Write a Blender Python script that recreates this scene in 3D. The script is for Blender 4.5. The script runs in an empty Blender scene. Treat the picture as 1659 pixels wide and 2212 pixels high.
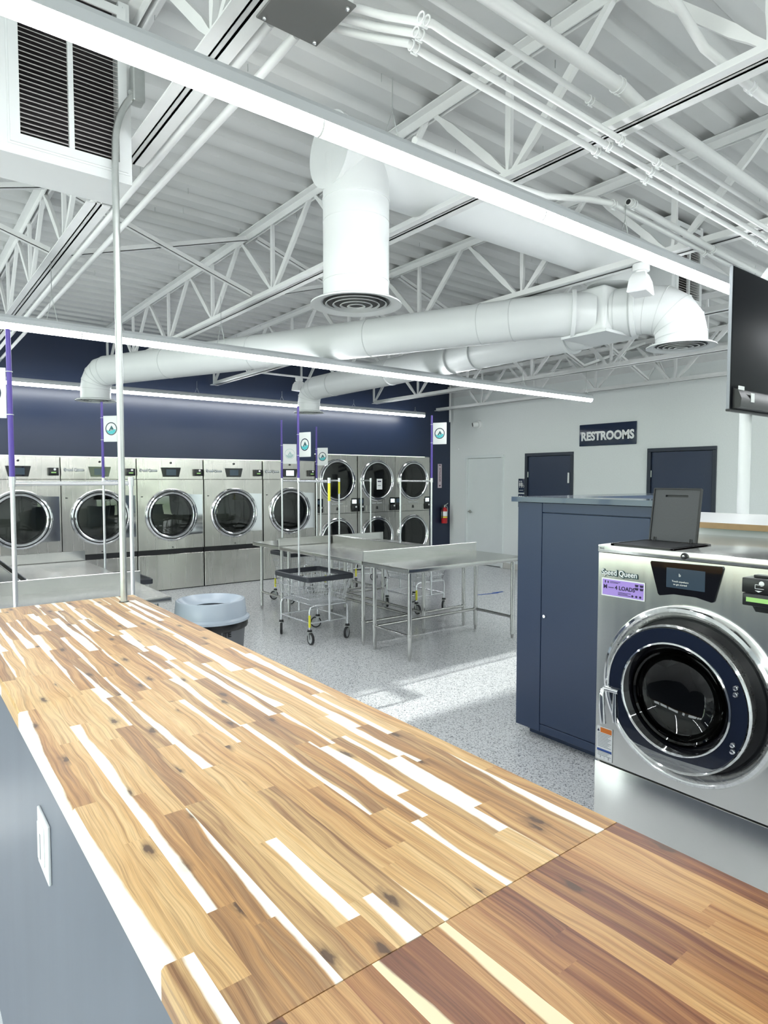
import bpy, bmesh, math, random
from mathutils import Vector, Matrix
random.seed(7)
PI = math.pi
sc = bpy.context.scene
COL = sc.collection

# ------------------------------------------------------------------ materials
def new_mat(name):
    m = bpy.data.materials.new(name); m.use_nodes = True
    nt = m.node_tree; b = nt.nodes['Principled BSDF']
    return m, nt, b

def mat(name, col, rough=0.5, metal=0.0, emis=None, estr=0.0, coat=0.0, bump=None, var=None, spec=None, stretch=(1, 1, 1)):
    """plain painted or metal surface with a slight procedural variation"""
    m, nt, b = new_mat(name)
    b.inputs['Base Color'].default_value = (*col, 1)
    b.inputs['Roughness'].default_value = rough
    b.inputs['Metallic'].default_value = metal
    b.inputs['Coat Weight'].default_value = coat
    if spec is not None: b.inputs['Specular IOR Level'].default_value = spec
    if emis:
        b.inputs['Emission Color'].default_value = (*emis, 1)
        b.inputs['Emission Strength'].default_value = estr
    N = nt.nodes; L = nt.links
    if var or bump:
        tc = N.new('ShaderNodeTexCoord'); mp = N.new('ShaderNodeMapping')
        mp.inputs['Scale'].default_value = stretch
        L.new(tc.outputs['Object'], mp.inputs['Vector'])
        nz = N.new('ShaderNodeTexNoise'); nz.inputs['Scale'].default_value = (var or bump)[0]; nz.inputs['Detail'].default_value = 4
        L.new(mp.outputs['Vector'], nz.inputs['Vector'])
    if var:
        mix = N.new('ShaderNodeMix'); mix.data_type = 'RGBA'; mix.blend_type = 'MIX'
        k = var[1]
        mix.inputs['A'].default_value = (*[max(0, c * (1 - k)) for c in col], 1)
        mix.inputs['B'].default_value = (*[min(1, c * (1 + k)) for c in col], 1)
        L.new(nz.outputs['Fac'], mix.inputs['Factor']); L.new(mix.outputs['Result'], b.inputs['Base Color'])
    if bump:
        bp = N.new('ShaderNodeBump'); bp.inputs['Strength'].default_value = bump[1]; bp.inputs['Distance'].default_value = 0.002
        L.new(nz.outputs['Fac'], bp.inputs['Height']); L.new(bp.outputs['Normal'], b.inputs['Normal'])
    return m

M = {}
M['ceil'] = mat('ceiling_paint', (.62, .625, .62), .6, var=(3, .08))
M['steelpaint'] = mat('white_steel_paint', (.80, .805, .80), .45, var=(9, .05))
M['duct'] = mat('duct_white_paint', (.73, .75, .75), .38, var=(4, .03))
M['seamgrey'] = mat('duct_seam_paint', (.60, .62, .62), .45)
M['fixture'] = mat('fixture_grey_white', (.50, .52, .54), .4)
M['louvre'] = mat('louvre_paint', (.42, .40, .39), .45)
M['filter'] = mat('dusty_filter', (.035, .028, .030), .8, var=(40, .4))  # plain dark brown with random mottling
M['blue'] = mat('navy_wall_paint', (.013, .023, .054), .32, var=(2, .10), bump=(220, .15))
M['white_wall'] = mat('pale_wall_paint', (.83, .86, .855), .5, var=(60, .05), bump=(260, .25))
M['white'] = mat('white_plastic', (.85, .86, .86), .35)
M['doorwhite'] = mat('white_door_paint', (.80, .84, .84), .42, var=(6, .02))
M['navydoor'] = mat('navy_door_paint', (.022, .035, .075), .35, var=(80, .1))
M['navyframe'] = mat('dark_frame_paint', (.018, .026, .045), .35)
M['cab'] = mat('navy_cabinet_laminate', (.017, .034, .084), .36, var=(150, .12))
M['cabtop'] = mat('navy_cabinet_top', (.030, .055, .12), .16, coat=.4)
M['islandpanel'] = mat('grey_blue_panel_paint', (.105, .120, .155), .36, var=(7, .16), bump=(14, .25), stretch=(1, 1, .15))
M['black'] = mat('black_plastic', (.012, .012, .014), .35)
M['blackgloss'] = mat('black_glass', (.004, .004, .006), .06, coat=.5)
M['tv'] = mat('tv_back_gloss', (.006, .007, .010), .40, spec=.12)
M['dgrey'] = mat('dark_grey_plastic', (.055, .057, .063), .5, bump=(120, .2))
M['boxgrey'] = mat('grey_enclosure_paint', (.15, .15, .145), .5)
M['chrome'] = mat('chrome', (.82, .83, .84), .08, 1.0)
M['wire'] = mat('chrome_wire', (.74, .75, .77), .26, .75)
M['zinc'] = mat('galvanised_conduit', (.55, .57, .56), .35, .9, var=(30, .12))
M['rubber'] = mat('black_rubber', (.015, .015, .017), .6)
M['wheel'] = mat('grey_wheel', (.45, .46, .47), .4)
M['bumper'] = mat('charcoal_bumper_vinyl', (.030, .033, .042), .42)
M['purple'] = mat('purple_tube', (.10, .060, .36), .35)
M['yellow'] = mat('yellow_sleeve', (.85, .80, .05), .4)
M['signwhite'] = mat('sign_white', (.88, .89, .89), .4)
M['signnavy'] = mat('sign_navy', (.012, .024, .060), .18)
M['cyan'] = mat('logo_cyan', (.07, .55, .60), .4)
M['teal'] = mat('logo_teal', (.015, .10, .12), .4)
M['fade'] = mat('logo_faded', (.45, .60, .60), .4)
M['red'] = mat('extinguisher_red', (.55, .02, .025), .3)
M['pink'] = mat('pale_pink_label', (.62, .52, .58), .4)
M['magenta'] = mat('dark_label_ink', (.10, .03, .06), .5)
M['lilac'] = mat('lilac_label', (.42, .28, .74), .4)
M['ink'] = mat('dark_ink', (.02, .01, .05), .5)
M['orange'] = mat('orange_label', (.80, .22, .03), .5)
M['lblue'] = mat('blue_label', (.04, .10, .38), .5)
M['greyink'] = mat('grey_ink', (.25, .27, .29), .5)
M['logoink'] = mat('logo_outline', (.03, .07, .08), .4)
M['lcd'] = mat('green_lcd', (.22, .42, .12), .3, emis=(.35, .62, .22), estr=.25)
M['screen'] = mat('touch_screen', (.020, .030, .042), .12, emis=(.05, .08, .11), estr=.25)
M['screenon'] = mat('bright_touch_screen', (.6, .7, .72), .2, emis=(.7, .85, .9), estr=.7)
M['tape'] = mat('blue_tape', (.02, .10, .45), .5)
M['bin'] = mat('grey_bin_plastic', (.12, .125, .135), .45)
M['binlid'] = mat('light_grey_lid_plastic', (.44, .50, .57), .25)
M['bag'] = mat('black_bag', (.006, .006, .007), .25, bump=(30, .6))
M['rustdark'] = mat('dark_joint', (.02, .02, .02), .6)
M['woodedge'] = mat('bulkhead_wood_edge', (.42, .27, .13), .45, var=(20, .15))
M['cap'] = mat('bulkhead_cap_laminate', (.96, .96, .96), .25)
M['tile'] = mat('wall_base_tile', (.62, .61, .57), .35, var=(8, .10))
M['brushlight'] = mat('cream_sticker', (.80, .80, .76), .4)
M['glow'] = mat('lens_glow', (1, 1, 1), .4, emis=(.95, .985, 1.0), estr=17.0)

def steel_mat(name, base, rough, sx, sy, sz):
    m, nt, b = new_mat(name); N = nt.nodes; L = nt.links
    b.inputs['Metallic'].default_value = 1.0
    tc = N.new('ShaderNodeTexCoord'); mp = N.new('ShaderNodeMapping'); mp.inputs['Scale'].default_value = (sx, sy, sz)
    nz = N.new('ShaderNodeTexNoise'); nz.inputs['Scale'].default_value = 1.0; nz.inputs['Detail'].default_value = 5
    L.new(tc.outputs['Object'], mp.inputs['Vector']); L.new(mp.outputs['Vector'], nz.inputs['Vector'])
    mr = N.new('ShaderNodeMapRange'); mr.inputs['To Min'].default_value = rough - .03; mr.inputs['To Max'].default_value = rough + .04
    L.new(nz.outputs['Fac'], mr.inputs['Value']); L.new(mr.outputs['Result'], b.inputs['Roughness'])
    mix = N.new('ShaderNodeMix'); mix.data_type = 'RGBA'
    mix.inputs['A'].default_value = (*[c * .97 for c in base], 1); mix.inputs['B'].default_value = (*[min(1, c * 1.03) for c in base], 1)
    L.new(nz.outputs['Fac'], mix.inputs['Factor']); L.new(mix.outputs['Result'], b.inputs['Base Color'])
    # slow waviness of the sheet
    n2 = N.new('ShaderNodeTexNoise'); n2.inputs['Scale'].default_value = 2.6; n2.inputs['Detail'].default_value = 1
    L.new(tc.outputs['Object'], n2.inputs['Vector'])
    bp = N.new('ShaderNodeBump'); bp.inputs['Strength'].default_value = .35; bp.inputs['Distance'].default_value = .02
    L.new(n2.outputs['Fac'], bp.inputs['Height']); L.new(bp.outputs['Normal'], b.inputs['Normal'])
    return m
M['steel'] = steel_mat('brushed_stainless', (.74, .735, .71), .27, 2, 2, 60)
M['steelv'] = steel_mat('brushed_stainless_vertical', (.60, .58, .54), .26, 40, 40, .8)
M['tablesteel'] = steel_mat('table_stainless', (.54, .54, .52), .24, 4, 50, 4)
M['drumdark'] = mat('dark_perforated_drum', (.018, .018, .017), .45, .0)
M['tubesteel'] = mat('table_leg_tube', (.50, .50, .485), .22, 1.0)
M['steelw'] = steel_mat('washer_stainless', (.90, .90, .865), .22, 30, 30, .6)
M['darksteel'] = steel_mat('drum_steel', (.20, .21, .20), .35, 40, 40, 4)

# speckled epoxy floor
def floor_mat():
    m, nt, b = new_mat('flake_epoxy_floor'); N = nt.nodes; L = nt.links
    tc = N.new('ShaderNodeTexCoord')
    v = N.new('ShaderNodeTexVoronoi'); v.inputs['Scale'].default_value = 140
    L.new(tc.outputs['Object'], v.inputs['Vector'])
    sep = N.new('ShaderNodeSeparateColor'); L.new(v.outputs['Color'], sep.inputs['Color'])
    r = N.new('ShaderNodeValToRGB'); r.color_ramp.interpolation = 'CONSTANT'
    e = r.color_ramp.elements; e[0].position = 0; e[0].color = (.86, .87, .88, 1); e[1].position = .36; e[1].color = (.55, .56, .58, 1)
    for p, c in ((.54, (.92, .93, .93)), (.70, (.17, .18, .20)), (.82, (.66, .67, .70)), (.90, (.93, .93, .92))):
        q = e.new(p); q.color = (*c, 1)
    L.new(sep.outputs['Red'], r.inputs['Fac'])
    v2 = N.new('ShaderNodeTexVoronoi'); v2.inputs['Scale'].default_value = 320; L.new(tc.outputs['Object'], v2.inputs['Vector'])
    s2 = N.new('ShaderNodeSeparateColor'); L.new(v2.outputs['Color'], s2.inputs['Color'])
    mix = N.new('ShaderNodeMix'); mix.data_type = 'RGBA'; mix.inputs['Factor'].default_value = .30
    r2 = N.new('ShaderNodeValToRGB'); r2.color_ramp.elements[0].color = (.20, .21, .23, 1); r2.color_ramp.elements[1].color = (.92, .92, .92, 1)
    L.new(s2.outputs['Green'], r2.inputs['Fac']); L.new(r.outputs['Color'], mix.inputs['A']); L.new(r2.outputs['Color'], mix.inputs['B'])
    L.new(mix.outputs['Result'], b.inputs['Base Color'])
    b.inputs['Roughness'].default_value = .22; b.inputs['Coat Weight'].default_value = .25; b.inputs['Coat Roughness'].default_value = .12
    bp = N.new('ShaderNodeBump'); bp.inputs['Strength'].default_value = .12; bp.inputs['Distance'].default_value = .002
    L.new(sep.outputs['Green'], bp.inputs['Height']); L.new(bp.outputs['Normal'], b.inputs['Normal'])
    return m
M['floor'] = floor_mat()

# acacia butcher block: every stave carries its own random numbers in the attribute "stave"
def wood_mat(name, reds):
    m, nt, b = new_mat(name); N = nt.nodes; L = nt.links
    def math_(op, a, b_=None, clamp=False):
        n = N.new('ShaderNodeMath'); n.operation = op; n.use_clamp = clamp
        for i, x in enumerate((a, b_)):
            if x is None: continue
            if isinstance(x, (int, float)): n.inputs[i].default_value = x
            else: L.new(x, n.inputs[i])
        return n.outputs[0]
    at = N.new('ShaderNodeAttribute'); at.attribute_name = 'stave'
    sp = N.new('ShaderNodeSeparateColor'); L.new(at.outputs['Color'], sp.inputs['Color'])
    tone, sap, seed = sp.outputs['Red'], sp.outputs['Green'], sp.outputs['Blue']
    uv = N.new('ShaderNodeUVMap'); uv.uv_map = 'UVMap'
    su = N.new('ShaderNodeSeparateXYZ'); L.new(uv.outputs['UV'], su.inputs['Vector'])
    u, v = su.outputs['X'], su.outputs['Y']       # u in metres along the stave, v 0..1 across
    so = math_('MULTIPLY', seed, 37.0)
    def vec(x, y, z):
        c = N.new('ShaderNodeCombineXYZ')
        for i, q in enumerate((x, y, z)):
            if isinstance(q, (int, float)): c.inputs[i].default_value = q
            else: L.new(q, c.inputs[i])
        return c.outputs[0]
    # slow bend of the grain along the stave
    nb = N.new('ShaderNodeTexNoise'); nb.inputs['Scale'].default_value = 1; nb.inputs['Detail'].default_value = 2
    L.new(vec(math_('MULTIPLY', u, 3.2), so, 0.0), nb.inputs['Vector'])
    bend = math_('MULTIPLY', math_('SUBTRACT', nb.outputs['Fac'], .5), 1.15)
    vb = math_('ADD', v, bend)
    # broad colour bands, finer streaks and pores, all running along the stave
    n1 = N.new('ShaderNodeTexNoise'); n1.inputs['Scale'].default_value = 1; n1.inputs['Detail'].default_value = 3; n1.inputs['Distortion'].default_value = .5
    L.new(vec(math_('MULTIPLY', u, 3.0), math_('MULTIPLY', vb, 2.6), so), n1.inputs['Vector'])
    ns = N.new('ShaderNodeTexNoise'); ns.inputs['Scale'].default_value = 1; ns.inputs['Detail'].default_value = 7; ns.inputs['Roughness'].default_value = .62; ns.inputs['Distortion'].default_value = .45
    L.new(vec(math_('MULTIPLY', u, 2.2), math_('MULTIPLY', vb, 6.5), so), ns.inputs['Vector'])
    n2 = N.new('ShaderNodeTexNoise'); n2.inputs['Scale'].default_value = 1; n2.inputs['Detail'].default_value = 5
    L.new(vec(math_('MULTIPLY', u, 16.0), math_('MULTIPLY', vb, 40.0), so), n2.inputs['Vector'])
    base = N.new('ShaderNodeValToRGB'); e = base.color_ramp.elements
    if reds:
        cols = [(0, (.62, .36, .150)), (.3, (.50, .25, .095)), (.55, (.34, .14, .058)), (.78, (.20, .072, .036)), (1, (.42, .20, .08))]
    else:
        cols = [(0, (.79, .55, .265)), (.3, (.69, .43, .180)), (.55, (.55, .30, .115)), (.8, (.34, .180, .078)), (1, (.62, .40, .18))]
    e[0].position = 0; e[0].color = (*cols[0][1], 1); e[1].position = 1; e[1].color = (*cols[-1][1], 1)
    for p, c in cols[1:-1]:
        q = e.new(p); q.color = (*c, 1)
    L.new(math_('ADD', tone, math_('MULTIPLY', math_('SUBTRACT', n1.outputs['Fac'], .5), 1.3), True), base.inputs['Fac'])
    rr = N.new('ShaderNodeValToRGB'); q = rr.color_ramp.elements
    q[0].position = .34; q[0].color = (.50, .42, .35, 1); q[1].position = .70; q[1].color = (1.12, 1.10, 1.05, 1)
    z = q.new(.43); z.color = (.78, .72, .66, 1); z = q.new(.50); z.color = (1, 1, 1, 1)
    L.new(ns.outputs['Fac'], rr.inputs['Fac'])
    mu = N.new('ShaderNodeMix'); mu.data_type = 'RGBA'; mu.blend_type = 'MULTIPLY'; mu.inputs['Factor'].default_value = .68
    L.new(base.outputs['Color'], mu.inputs['A']); L.new(rr.outputs['Color'], mu.inputs['B'])
    pr = N.new('ShaderNodeValToRGB'); q = pr.color_ramp.elements
    q[0].position = .34; q[0].color = (.72, .66, .60, 1); q[1].position = .56; q[1].color = (1.0, 1.0, 1.0, 1)
    L.new(n2.outputs['Fac'], pr.inputs['Fac'])
    mu2 = N.new('ShaderNodeMix'); mu2.data_type = 'RGBA'; mu2.blend_type = 'MULTIPLY'; mu2.inputs['Factor'].default_value = .7
    L.new(mu.outputs['Result'], mu2.inputs['A']); L.new(pr.outputs['Color'], mu2.inputs['B'])
    # sapwood along one edge of some staves
    vv = math_('ADD', v, math_('MULTIPLY', math_('SUBTRACT', nb.outputs['Fac'], .5), .75))
    slope = math_('MULTIPLY', math_('SUBTRACT', math_('FRACT', math_('MULTIPLY', seed, 17.3)), .5), 2.6)
    sapw = math_('ADD', sap, math_('MULTIPLY', slope, math_('SUBTRACT', u, .2)))
    w = math_('MULTIPLY', math_('SUBTRACT', sapw, vv), 12.0, False)
    edge = N.new('ShaderNodeTexNoise'); edge.inputs['Scale'].default_value = 1; edge.inputs['Detail'].default_value = 5
    L.new(vec(math_('MULTIPLY', u, 26.0), math_('MULTIPLY', v, 5.0), so), edge.inputs['Vector'])
    sm = math_('ADD', w, math_('MULTIPLY', math_('SUBTRACT', edge.outputs['Fac'], .5), 1.5), True)
    has = math_('GREATER_THAN', sap, .02)
    sm = math_('MULTIPLY', sm, has)
    mx = N.new('ShaderNodeMix'); mx.data_type = 'RGBA'
    L.new(sm, mx.inputs['Factor']); L.new(mu2.outputs['Result'], mx.inputs['A'])
    mx.inputs['B'].default_value = (.96, .92, .78, 1) if not reds else (.88, .74, .48, 1)
    # knots
    kv = N.new('ShaderNodeTexVoronoi'); kv.voronoi_dimensions = '2D'; kv.inputs['Scale'].default_value = 1
    wob = N.new('ShaderNodeTexNoise'); wob.inputs['Scale'].default_value = 1; wob.inputs['Detail'].default_value = 3
    L.new(vec(math_('MULTIPLY', u, 45.0), math_('MULTIPLY', v, 3.0), so), wob.inputs['Vector'])
    wo = math_('MULTIPLY', math_('SUBTRACT', wob.outputs['Fac'], .5), .16)
    L.new(vec(math_('ADD', math_('ADD', math_('MULTIPLY', u, 4.2), wo), so), math_('ADD', math_('MULTIPLY', v, .42), wo), 0.0), kv.inputs['Vector'])
    kr = N.new('ShaderNodeValToRGB'); q = kr.color_ramp.elements
    q[0].position = .045; q[0].color = (1, 1, 1, 1); q[1].position = .15; q[1].color = (0, 0, 0, 1)
    z = q.new(.075); z.color = (.45, .45, .45, 1)
    L.new(kv.outputs['Distance'], kr.inputs['Fac'])
    kc = N.new('ShaderNodeSeparateColor'); L.new(kv.outputs['Color'], kc.inputs['Color'])
    kn = math_('MULTIPLY', kr.outputs['Color'], math_('GREATER_THAN', kc.outputs['Red'], .35))
    kx = N.new('ShaderNodeMix'); kx.data_type = 'RGBA'
    L.new(math_('MULTIPLY', math_('MULTIPLY', kn, .92), math_('SUBTRACT', 1.0, math_('MULTIPLY', sm, .85))), kx.inputs['Factor']); L.new(mx.outputs['Result'], kx.inputs['A']); kx.inputs['B'].default_value = (.085, .042, .022, 1)
    L.new(kx.outputs['Result'], b.inputs['Base Color'])
    b.inputs['Roughness'].default_value = .36
    b.inputs['Specular IOR Level'].default_value = .4
    return m
M['wood'] = wood_mat('acacia_butcher_block', False)
M['wood2'] = wood_mat('acacia_butcher_block_red', True)

# see-through glass for dryer doors and windows
def glass_mat(name, tint, fac, rough=.02):
    m = bpy.data.materials.new(name); m.use_nodes = True; nt = m.node_tree; N = nt.nodes; L = nt.links
    N.clear(); o = N.new('ShaderNodeOutputMaterial'); t = N.new('ShaderNodeBsdfTransparent'); t.inputs[0].default_value = (*tint, 1)
    g = N.new('ShaderNodeBsdfGlossy'); g.inputs['Roughness'].default_value = rough
    lw = N.new('ShaderNodeLayerWeight'); lw.inputs['Blend'].default_value = .5; fr = N.new('ShaderNodeMath'); fr.operation = 'POWER'; fr.inputs[1].default_value = 4.0; L.new(lw.outputs['Facing'], fr.inputs[0])
    a = N.new('ShaderNodeMath'); a.operation = 'ADD'; a.use_clamp = True; a.inputs[1].default_value = fac
    L.new(fr.outputs[0], a.inputs[0])
    mx = N.new('ShaderNodeMixShader'); L.new(a.outputs[0], mx.inputs[0]); L.new(t.outputs[0], mx.inputs[1]); L.new(g.outputs[0], mx.inputs[2])
    L.new(mx.outputs[0], o.inputs[0]); return m
M['glass'] = glass_mat('door_glass', (.50, .52, .50), .07)
M['glassdark'] = glass_mat('washer_glass', (.30, .31, .30), .05)
M['winglass'] = glass_mat('window_glass', (.94, .97, .96), .0)

# ------------------------------------------------------------------ mesh helpers
class MB:
    def __init__(s): s.bm = bmesh.new(); s.mi = 0; s.mats = []
    def use(s, m):
        if m not in s.mats: s.mats.append(m)
        s.mi = s.mats.index(m); return s
    def _f(s, vs):
        try:
            f = s.bm.faces.new(vs); f.material_index = s.mi; return f
        except ValueError: return None
    def hexa(s, p):   # 8 points: bottom 4 ccw, top 4 ccw
        v = [s.bm.verts.new(q) for q in p]
        for a in ((3, 2, 1, 0), (4, 5, 6, 7), (0, 1, 5, 4), (1, 2, 6, 5), (2, 3, 7, 6), (3, 0, 4, 7)): s._f([v[i] for i in a])
        return s
    def box(s, x0, y0, z0, x1, y1, z1, mtx=None):
        x0, x1 = sorted((x0, x1)); y0, y1 = sorted((y0, y1)); z0, z1 = sorted((z0, z1))
        p = [Vector(q) for q in ((x0, y0, z0), (x1, y0, z0), (x1, y1, z0), (x0, y1, z0), (x0, y0, z1), (x1, y0, z1), (x1, y1, z1), (x0, y1, z1))]
        if mtx: p = [mtx @ q for q in p]
        return s.hexa(p)
    def rbox(s, x0, y0, z0, x1, y1, z1, r=.005, seg=2, mtx=None):
        t = bmesh.new(); bmesh.ops.create_cube(t, size=1.0)
        x0, x1 = sorted((x0, x1)); y0, y1 = sorted((y0, y1)); z0, z1 = sorted((z0, z1))
        for v in t.verts: v.co = Vector(((x0 + x1) / 2 + v.co.x * (x1 - x0), (y0 + y1) / 2 + v.co.y * (y1 - y0), (z0 + z1) / 2 + v.co.z * (z1 - z0)))
        r = min(r, .49 * min(x1 - x0, y1 - y0, z1 - z0))
        bmesh.ops.bevel(t, geom=t.edges[:] + t.verts[:], offset=r, segments=seg, profile=.5, affect='EDGES')
        s._merge(t, mtx); return s
    def _merge(s, t, mtx=None):
        mp = {}
        for v in t.verts: mp[v] = s.bm.verts.new(mtx @ v.co if mtx else v.co)
        for f in t.faces: s._f([mp[v] for v in f.verts])
        t.free()
    def rings(s, rr, close=False, caps=(True, True)):
        vs = [[s.bm.verts.new(p) for p in r] for r in rr]
        n = len(vs[0])
        rng = range(len(vs)) if close else range(len(vs) - 1)
        for i in rng:
            a, b = vs[i], vs[(i + 1) % len(vs)]
            for k in range(n): s._f([a[k], a[(k + 1) % n], b[(k + 1) % n], b[k]])
        if not close:
            if caps[0]: s._f(vs[0][::-1])
            if caps[1]: s._f(vs[-1])
        return s
    def cyl(s, a, b, r, r2=None, n=16, caps=(True, True)):
        a = Vector(a); b = Vector(b); d = (b - a).normalized(); u = d.orthogonal().normalized(); w = d.cross(u)
        r2 = r if r2 is None else r2
        return s.rings([[p + q * (math.cos(2 * PI * k / n) * u + math.sin(2 * PI * k / n) * w) for k in range(n)] for p, q in ((a, r), (b, r2))], caps=caps)
    def tube(s, pts, r, n=10, close=False):
        pts = [Vector(p) for p in pts]; N_ = len(pts); rr = []
        u = None
        for i, p in enumerate(pts):
            if close: d = (pts[(i + 1) % N_] - pts[i - 1])
            else: d = pts[min(i + 1, N_ - 1)] - pts[max(i - 1, 0)]
            d.normalize()
            if u is None: u = d.orthogonal().normalized()
            u = (u - d * u.dot(d))
            if u.length < 1e-6: u = d.orthogonal()
            u.normalize(); w = d.cross(u)
            q = r[i] if isinstance(r, (list, tuple)) else r
            rr.append([p + q * (math.cos(2 * PI * k / n) * u + math.sin(2 * PI * k / n) * w) for k in range(n)])
        return s.rings(rr, close=close)
    def lathe(s, prof, c=(0, 0, 0), ax='z', n=40, mtx=None, close=False, caps=(False, False)):
        c = Vector(c); rr = []
        for (r, h) in prof:
            row = []
            for k in range(n):
                a = 2 * PI * k / n; x, y = r * math.cos(a), r * math.sin(a)
                p = {'z': Vector((x, y, h)), 'y': Vector((x, h, -y)) if False else Vector((y, h, x)), 'x': Vector((h, x, y))}[ax]
                p = p + c
                row.append(mtx @ p if mtx else p)
            rr.append(row)
        return s.rings(rr, close=close, caps=caps)
    def poly(s, pts, ext):  # prism from polygon points and an extrusion vector
        ext = Vector(ext); a = [Vector(p) for p in pts]
        v0 = [s.bm.verts.new(p) for p in a]; v1 = [s.bm.verts.new(p + ext) for p in a]
        s._f(v0[::-1]); s._f(v1); n = len(a)
        for k in range(n): s._f([v0[k], v0[(k + 1) % n], v1[(k + 1) % n], v1[k]])
        return s
    def build(s, name, parent=None, m=None, smooth=True, loc=None):
        if m and not s.mats: s.mats.append(m)
        bmesh.ops.recalc_face_normals(s.bm, faces=s.bm.faces[:])
        me = bpy.data.meshes.new(name); s.bm.to_mesh(me); s.bm.free()
        for q in s.mats: me.materials.append(q)
        if smooth:
            for p in me.polygons: p.use_smooth = True
            try: me.set_sharp_from_angle(angle=math.radians(32))
            except Exception: pass
        o = bpy.data.objects.new(name, me); COL.objects.link(o)
        if parent: o.parent = parent
        if loc: o.location = loc
        return o

def holed(q, c, R_, outer, f3, d0, d1, n=64):
    """flat panel with a round hole; c centre (u, v), outer star-shaped outline, f3(u, v, depth) -> point"""
    angs = [2 * PI * k / n for k in range(n)] + [math.atan2(p[1] - c[1], p[0] - c[0]) % (2 * PI) for p in outer]
    angs = sorted(set(round(a, 6) for a in angs)); m = len(outer)
    def hit(a):
        dx, dy = math.cos(a), math.sin(a); best = None
        for i in range(m):
            ax, ay = outer[i][0] - c[0], outer[i][1] - c[1]; bx, by = outer[(i + 1) % m][0] - c[0], outer[(i + 1) % m][1] - c[1]
            ex, ey = bx - ax, by - ay; den = dx * ey - dy * ex
            if abs(den) < 1e-12: continue
            t_ = (ax * ey - ay * ex) / den; s_ = (ax * dy - ay * dx) / den
            if t_ > 0 and -1e-6 <= s_ <= 1 + 1e-6: best = t_ if best is None else min(best, t_)
        return best
    rr = [[], [], [], []]
    for a in angs:
        h = max(hit(a), R_ + .001); i_ = (c[0] + R_ * math.cos(a), c[1] + R_ * math.sin(a)); o_ = (c[0] + h * math.cos(a), c[1] + h * math.sin(a))
        rr[0].append(Vector(f3(i_[0], i_[1], d0))); rr[1].append(Vector(f3(o_[0], o_[1], d0))); rr[2].append(Vector(f3(o_[0], o_[1], d1))); rr[3].append(Vector(f3(i_[0], i_[1], d1)))
    q.rings(rr, close=True); return q
def mb(m):
    b = MB(); b.use(M[m] if isinstance(m, str) else m); return b
def tag(o, label, cat, group=None, kind=None):
    if label: o['label'] = label
    if cat: o['category'] = cat
    if group: o['group'] = group
    if kind: o['kind'] = kind
    return o
def thing(name, label, cat, loc=(0, 0, 0), rz=0, group=None):
    o = bpy.data.objects.new(name, None); COL.objects.link(o); o.location = loc; o.rotation_euler = (0, 0, rz); o.empty_display_size = .1
    return tag(o, label, cat, group)
def struct(o): o['kind'] = 'structure'; return o
def dup(root, loc=None, rz=None, label=None, group=None):
    kids = {}
    for o in bpy.data.objects:
        if o.parent: kids.setdefault(o.parent.name, []).append(o)
    def rec(o, par):
        c = o.copy(); COL.objects.link(c); c.parent = par
        for k in kids.get(o.name, []): rec(k, c)
        return c
    r = rec(root, None)
    if loc is not None: r.location = loc
    if rz is not None: r.rotation_euler = (0, 0, rz)
    if label: r['label'] = label
    if group: r['group'] = group
    return r
def text(name, s, size, mtx, m, parent=None, bold=0.0, ext=.0006, ax='CENTER', sx=1.0):
    cu = bpy.data.curves.new(name, 'FONT'); cu.body = s; cu.size = size; cu.extrude = ext; cu.offset = bold; cu.align_x = ax; cu.align_y = 'CENTER'; cu.resolution_u = 3
    t = bpy.data.objects.new(name + '_curve', cu); COL.objects.link(t)
    bpy.context.view_layer.update()
    me = bpy.data.meshes.new_from_object(t.evaluated_get(bpy.context.evaluated_depsgraph_get()))
    bpy.data.objects.remove(t); bpy.data.curves.remove(cu)
    me.transform(mtx @ Matrix.Diagonal((sx, 1, 1, 1)))
    me.materials.clear(); me.materials.append(M[m])
    o = bpy.data.objects.new(name, me); COL.objects.link(o)
    if parent: o.parent = parent
    return o
def frame_mtx(origin, right, up):
    r = Vector(right).normalized(); u = Vector(up).normalized(); n = r.cross(u)
    m = Matrix.Identity(4)
    for i in range(3): m[i][0] = r[i]; m[i][1] = u[i]; m[i][2] = n[i]; m[i][3] = origin[i]
    return m
def arc(c, r, a0, a1, n, u=(1, 0, 0), v=(0, 0, 1)):
    c = Vector(c); u = Vector(u); v = Vector(v)
    return [c + r * (math.cos(a0 + (a1 - a0) * k / n) * u + math.sin(a0 + (a1 - a0) * k / n) * v) for k in range(n + 1)]

# ------------------------------------------------------------------ constants
XW = 9.25      # pale wall with the restroom doors
YW = 9.69      # navy wall
XL, YF = -4.2, -4.8
def deck_z(x): return 3.79 - .012 * (x - .96)
def chord_z(x): return 3.17 - .020 * (x - 2.5)

# ------------------------------------------------------------------ the room shell
b = mb('floor'); b.box(XL - .2, YF - .2, -.12, XW + .2, YW + 1.3, 0); struct(b.build('floor', smooth=False))
b = mb('blue')
b.box(XL, YW, 0, .86, YW + .14, 4.4); b.box(.86, YW, 2.012, 5.965, YW + .14, 4.4); b.box(5.965, YW, 2.145, 8.67, YW + .14, 4.4); b.box(8.67, YW, 0, XW + .15, YW + .14, 4.4)
struct(b.build('wall_back', smooth=False))
b = mb('white_wall')
b.box(XW, YF, 0, XW + .15, 4.30, 4.4); b.box(XW, 4.30, 2.14, XW + .15, 5.30, 4.4); b.box(XW, 5.30, 0, XW + .15, 6.68, 4.4)
b.box(XW, 6.68, 2.14, XW + .15, 7.69, 4.4); b.box(XW, 7.69, 0, XW + .15, 8.24, 4.4); b.box(XW, 8.24, 2.13, XW + .15, 9.22, 4.4); b.box(XW, 9.22, 0, XW + .15, YW, 4.4)
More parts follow.
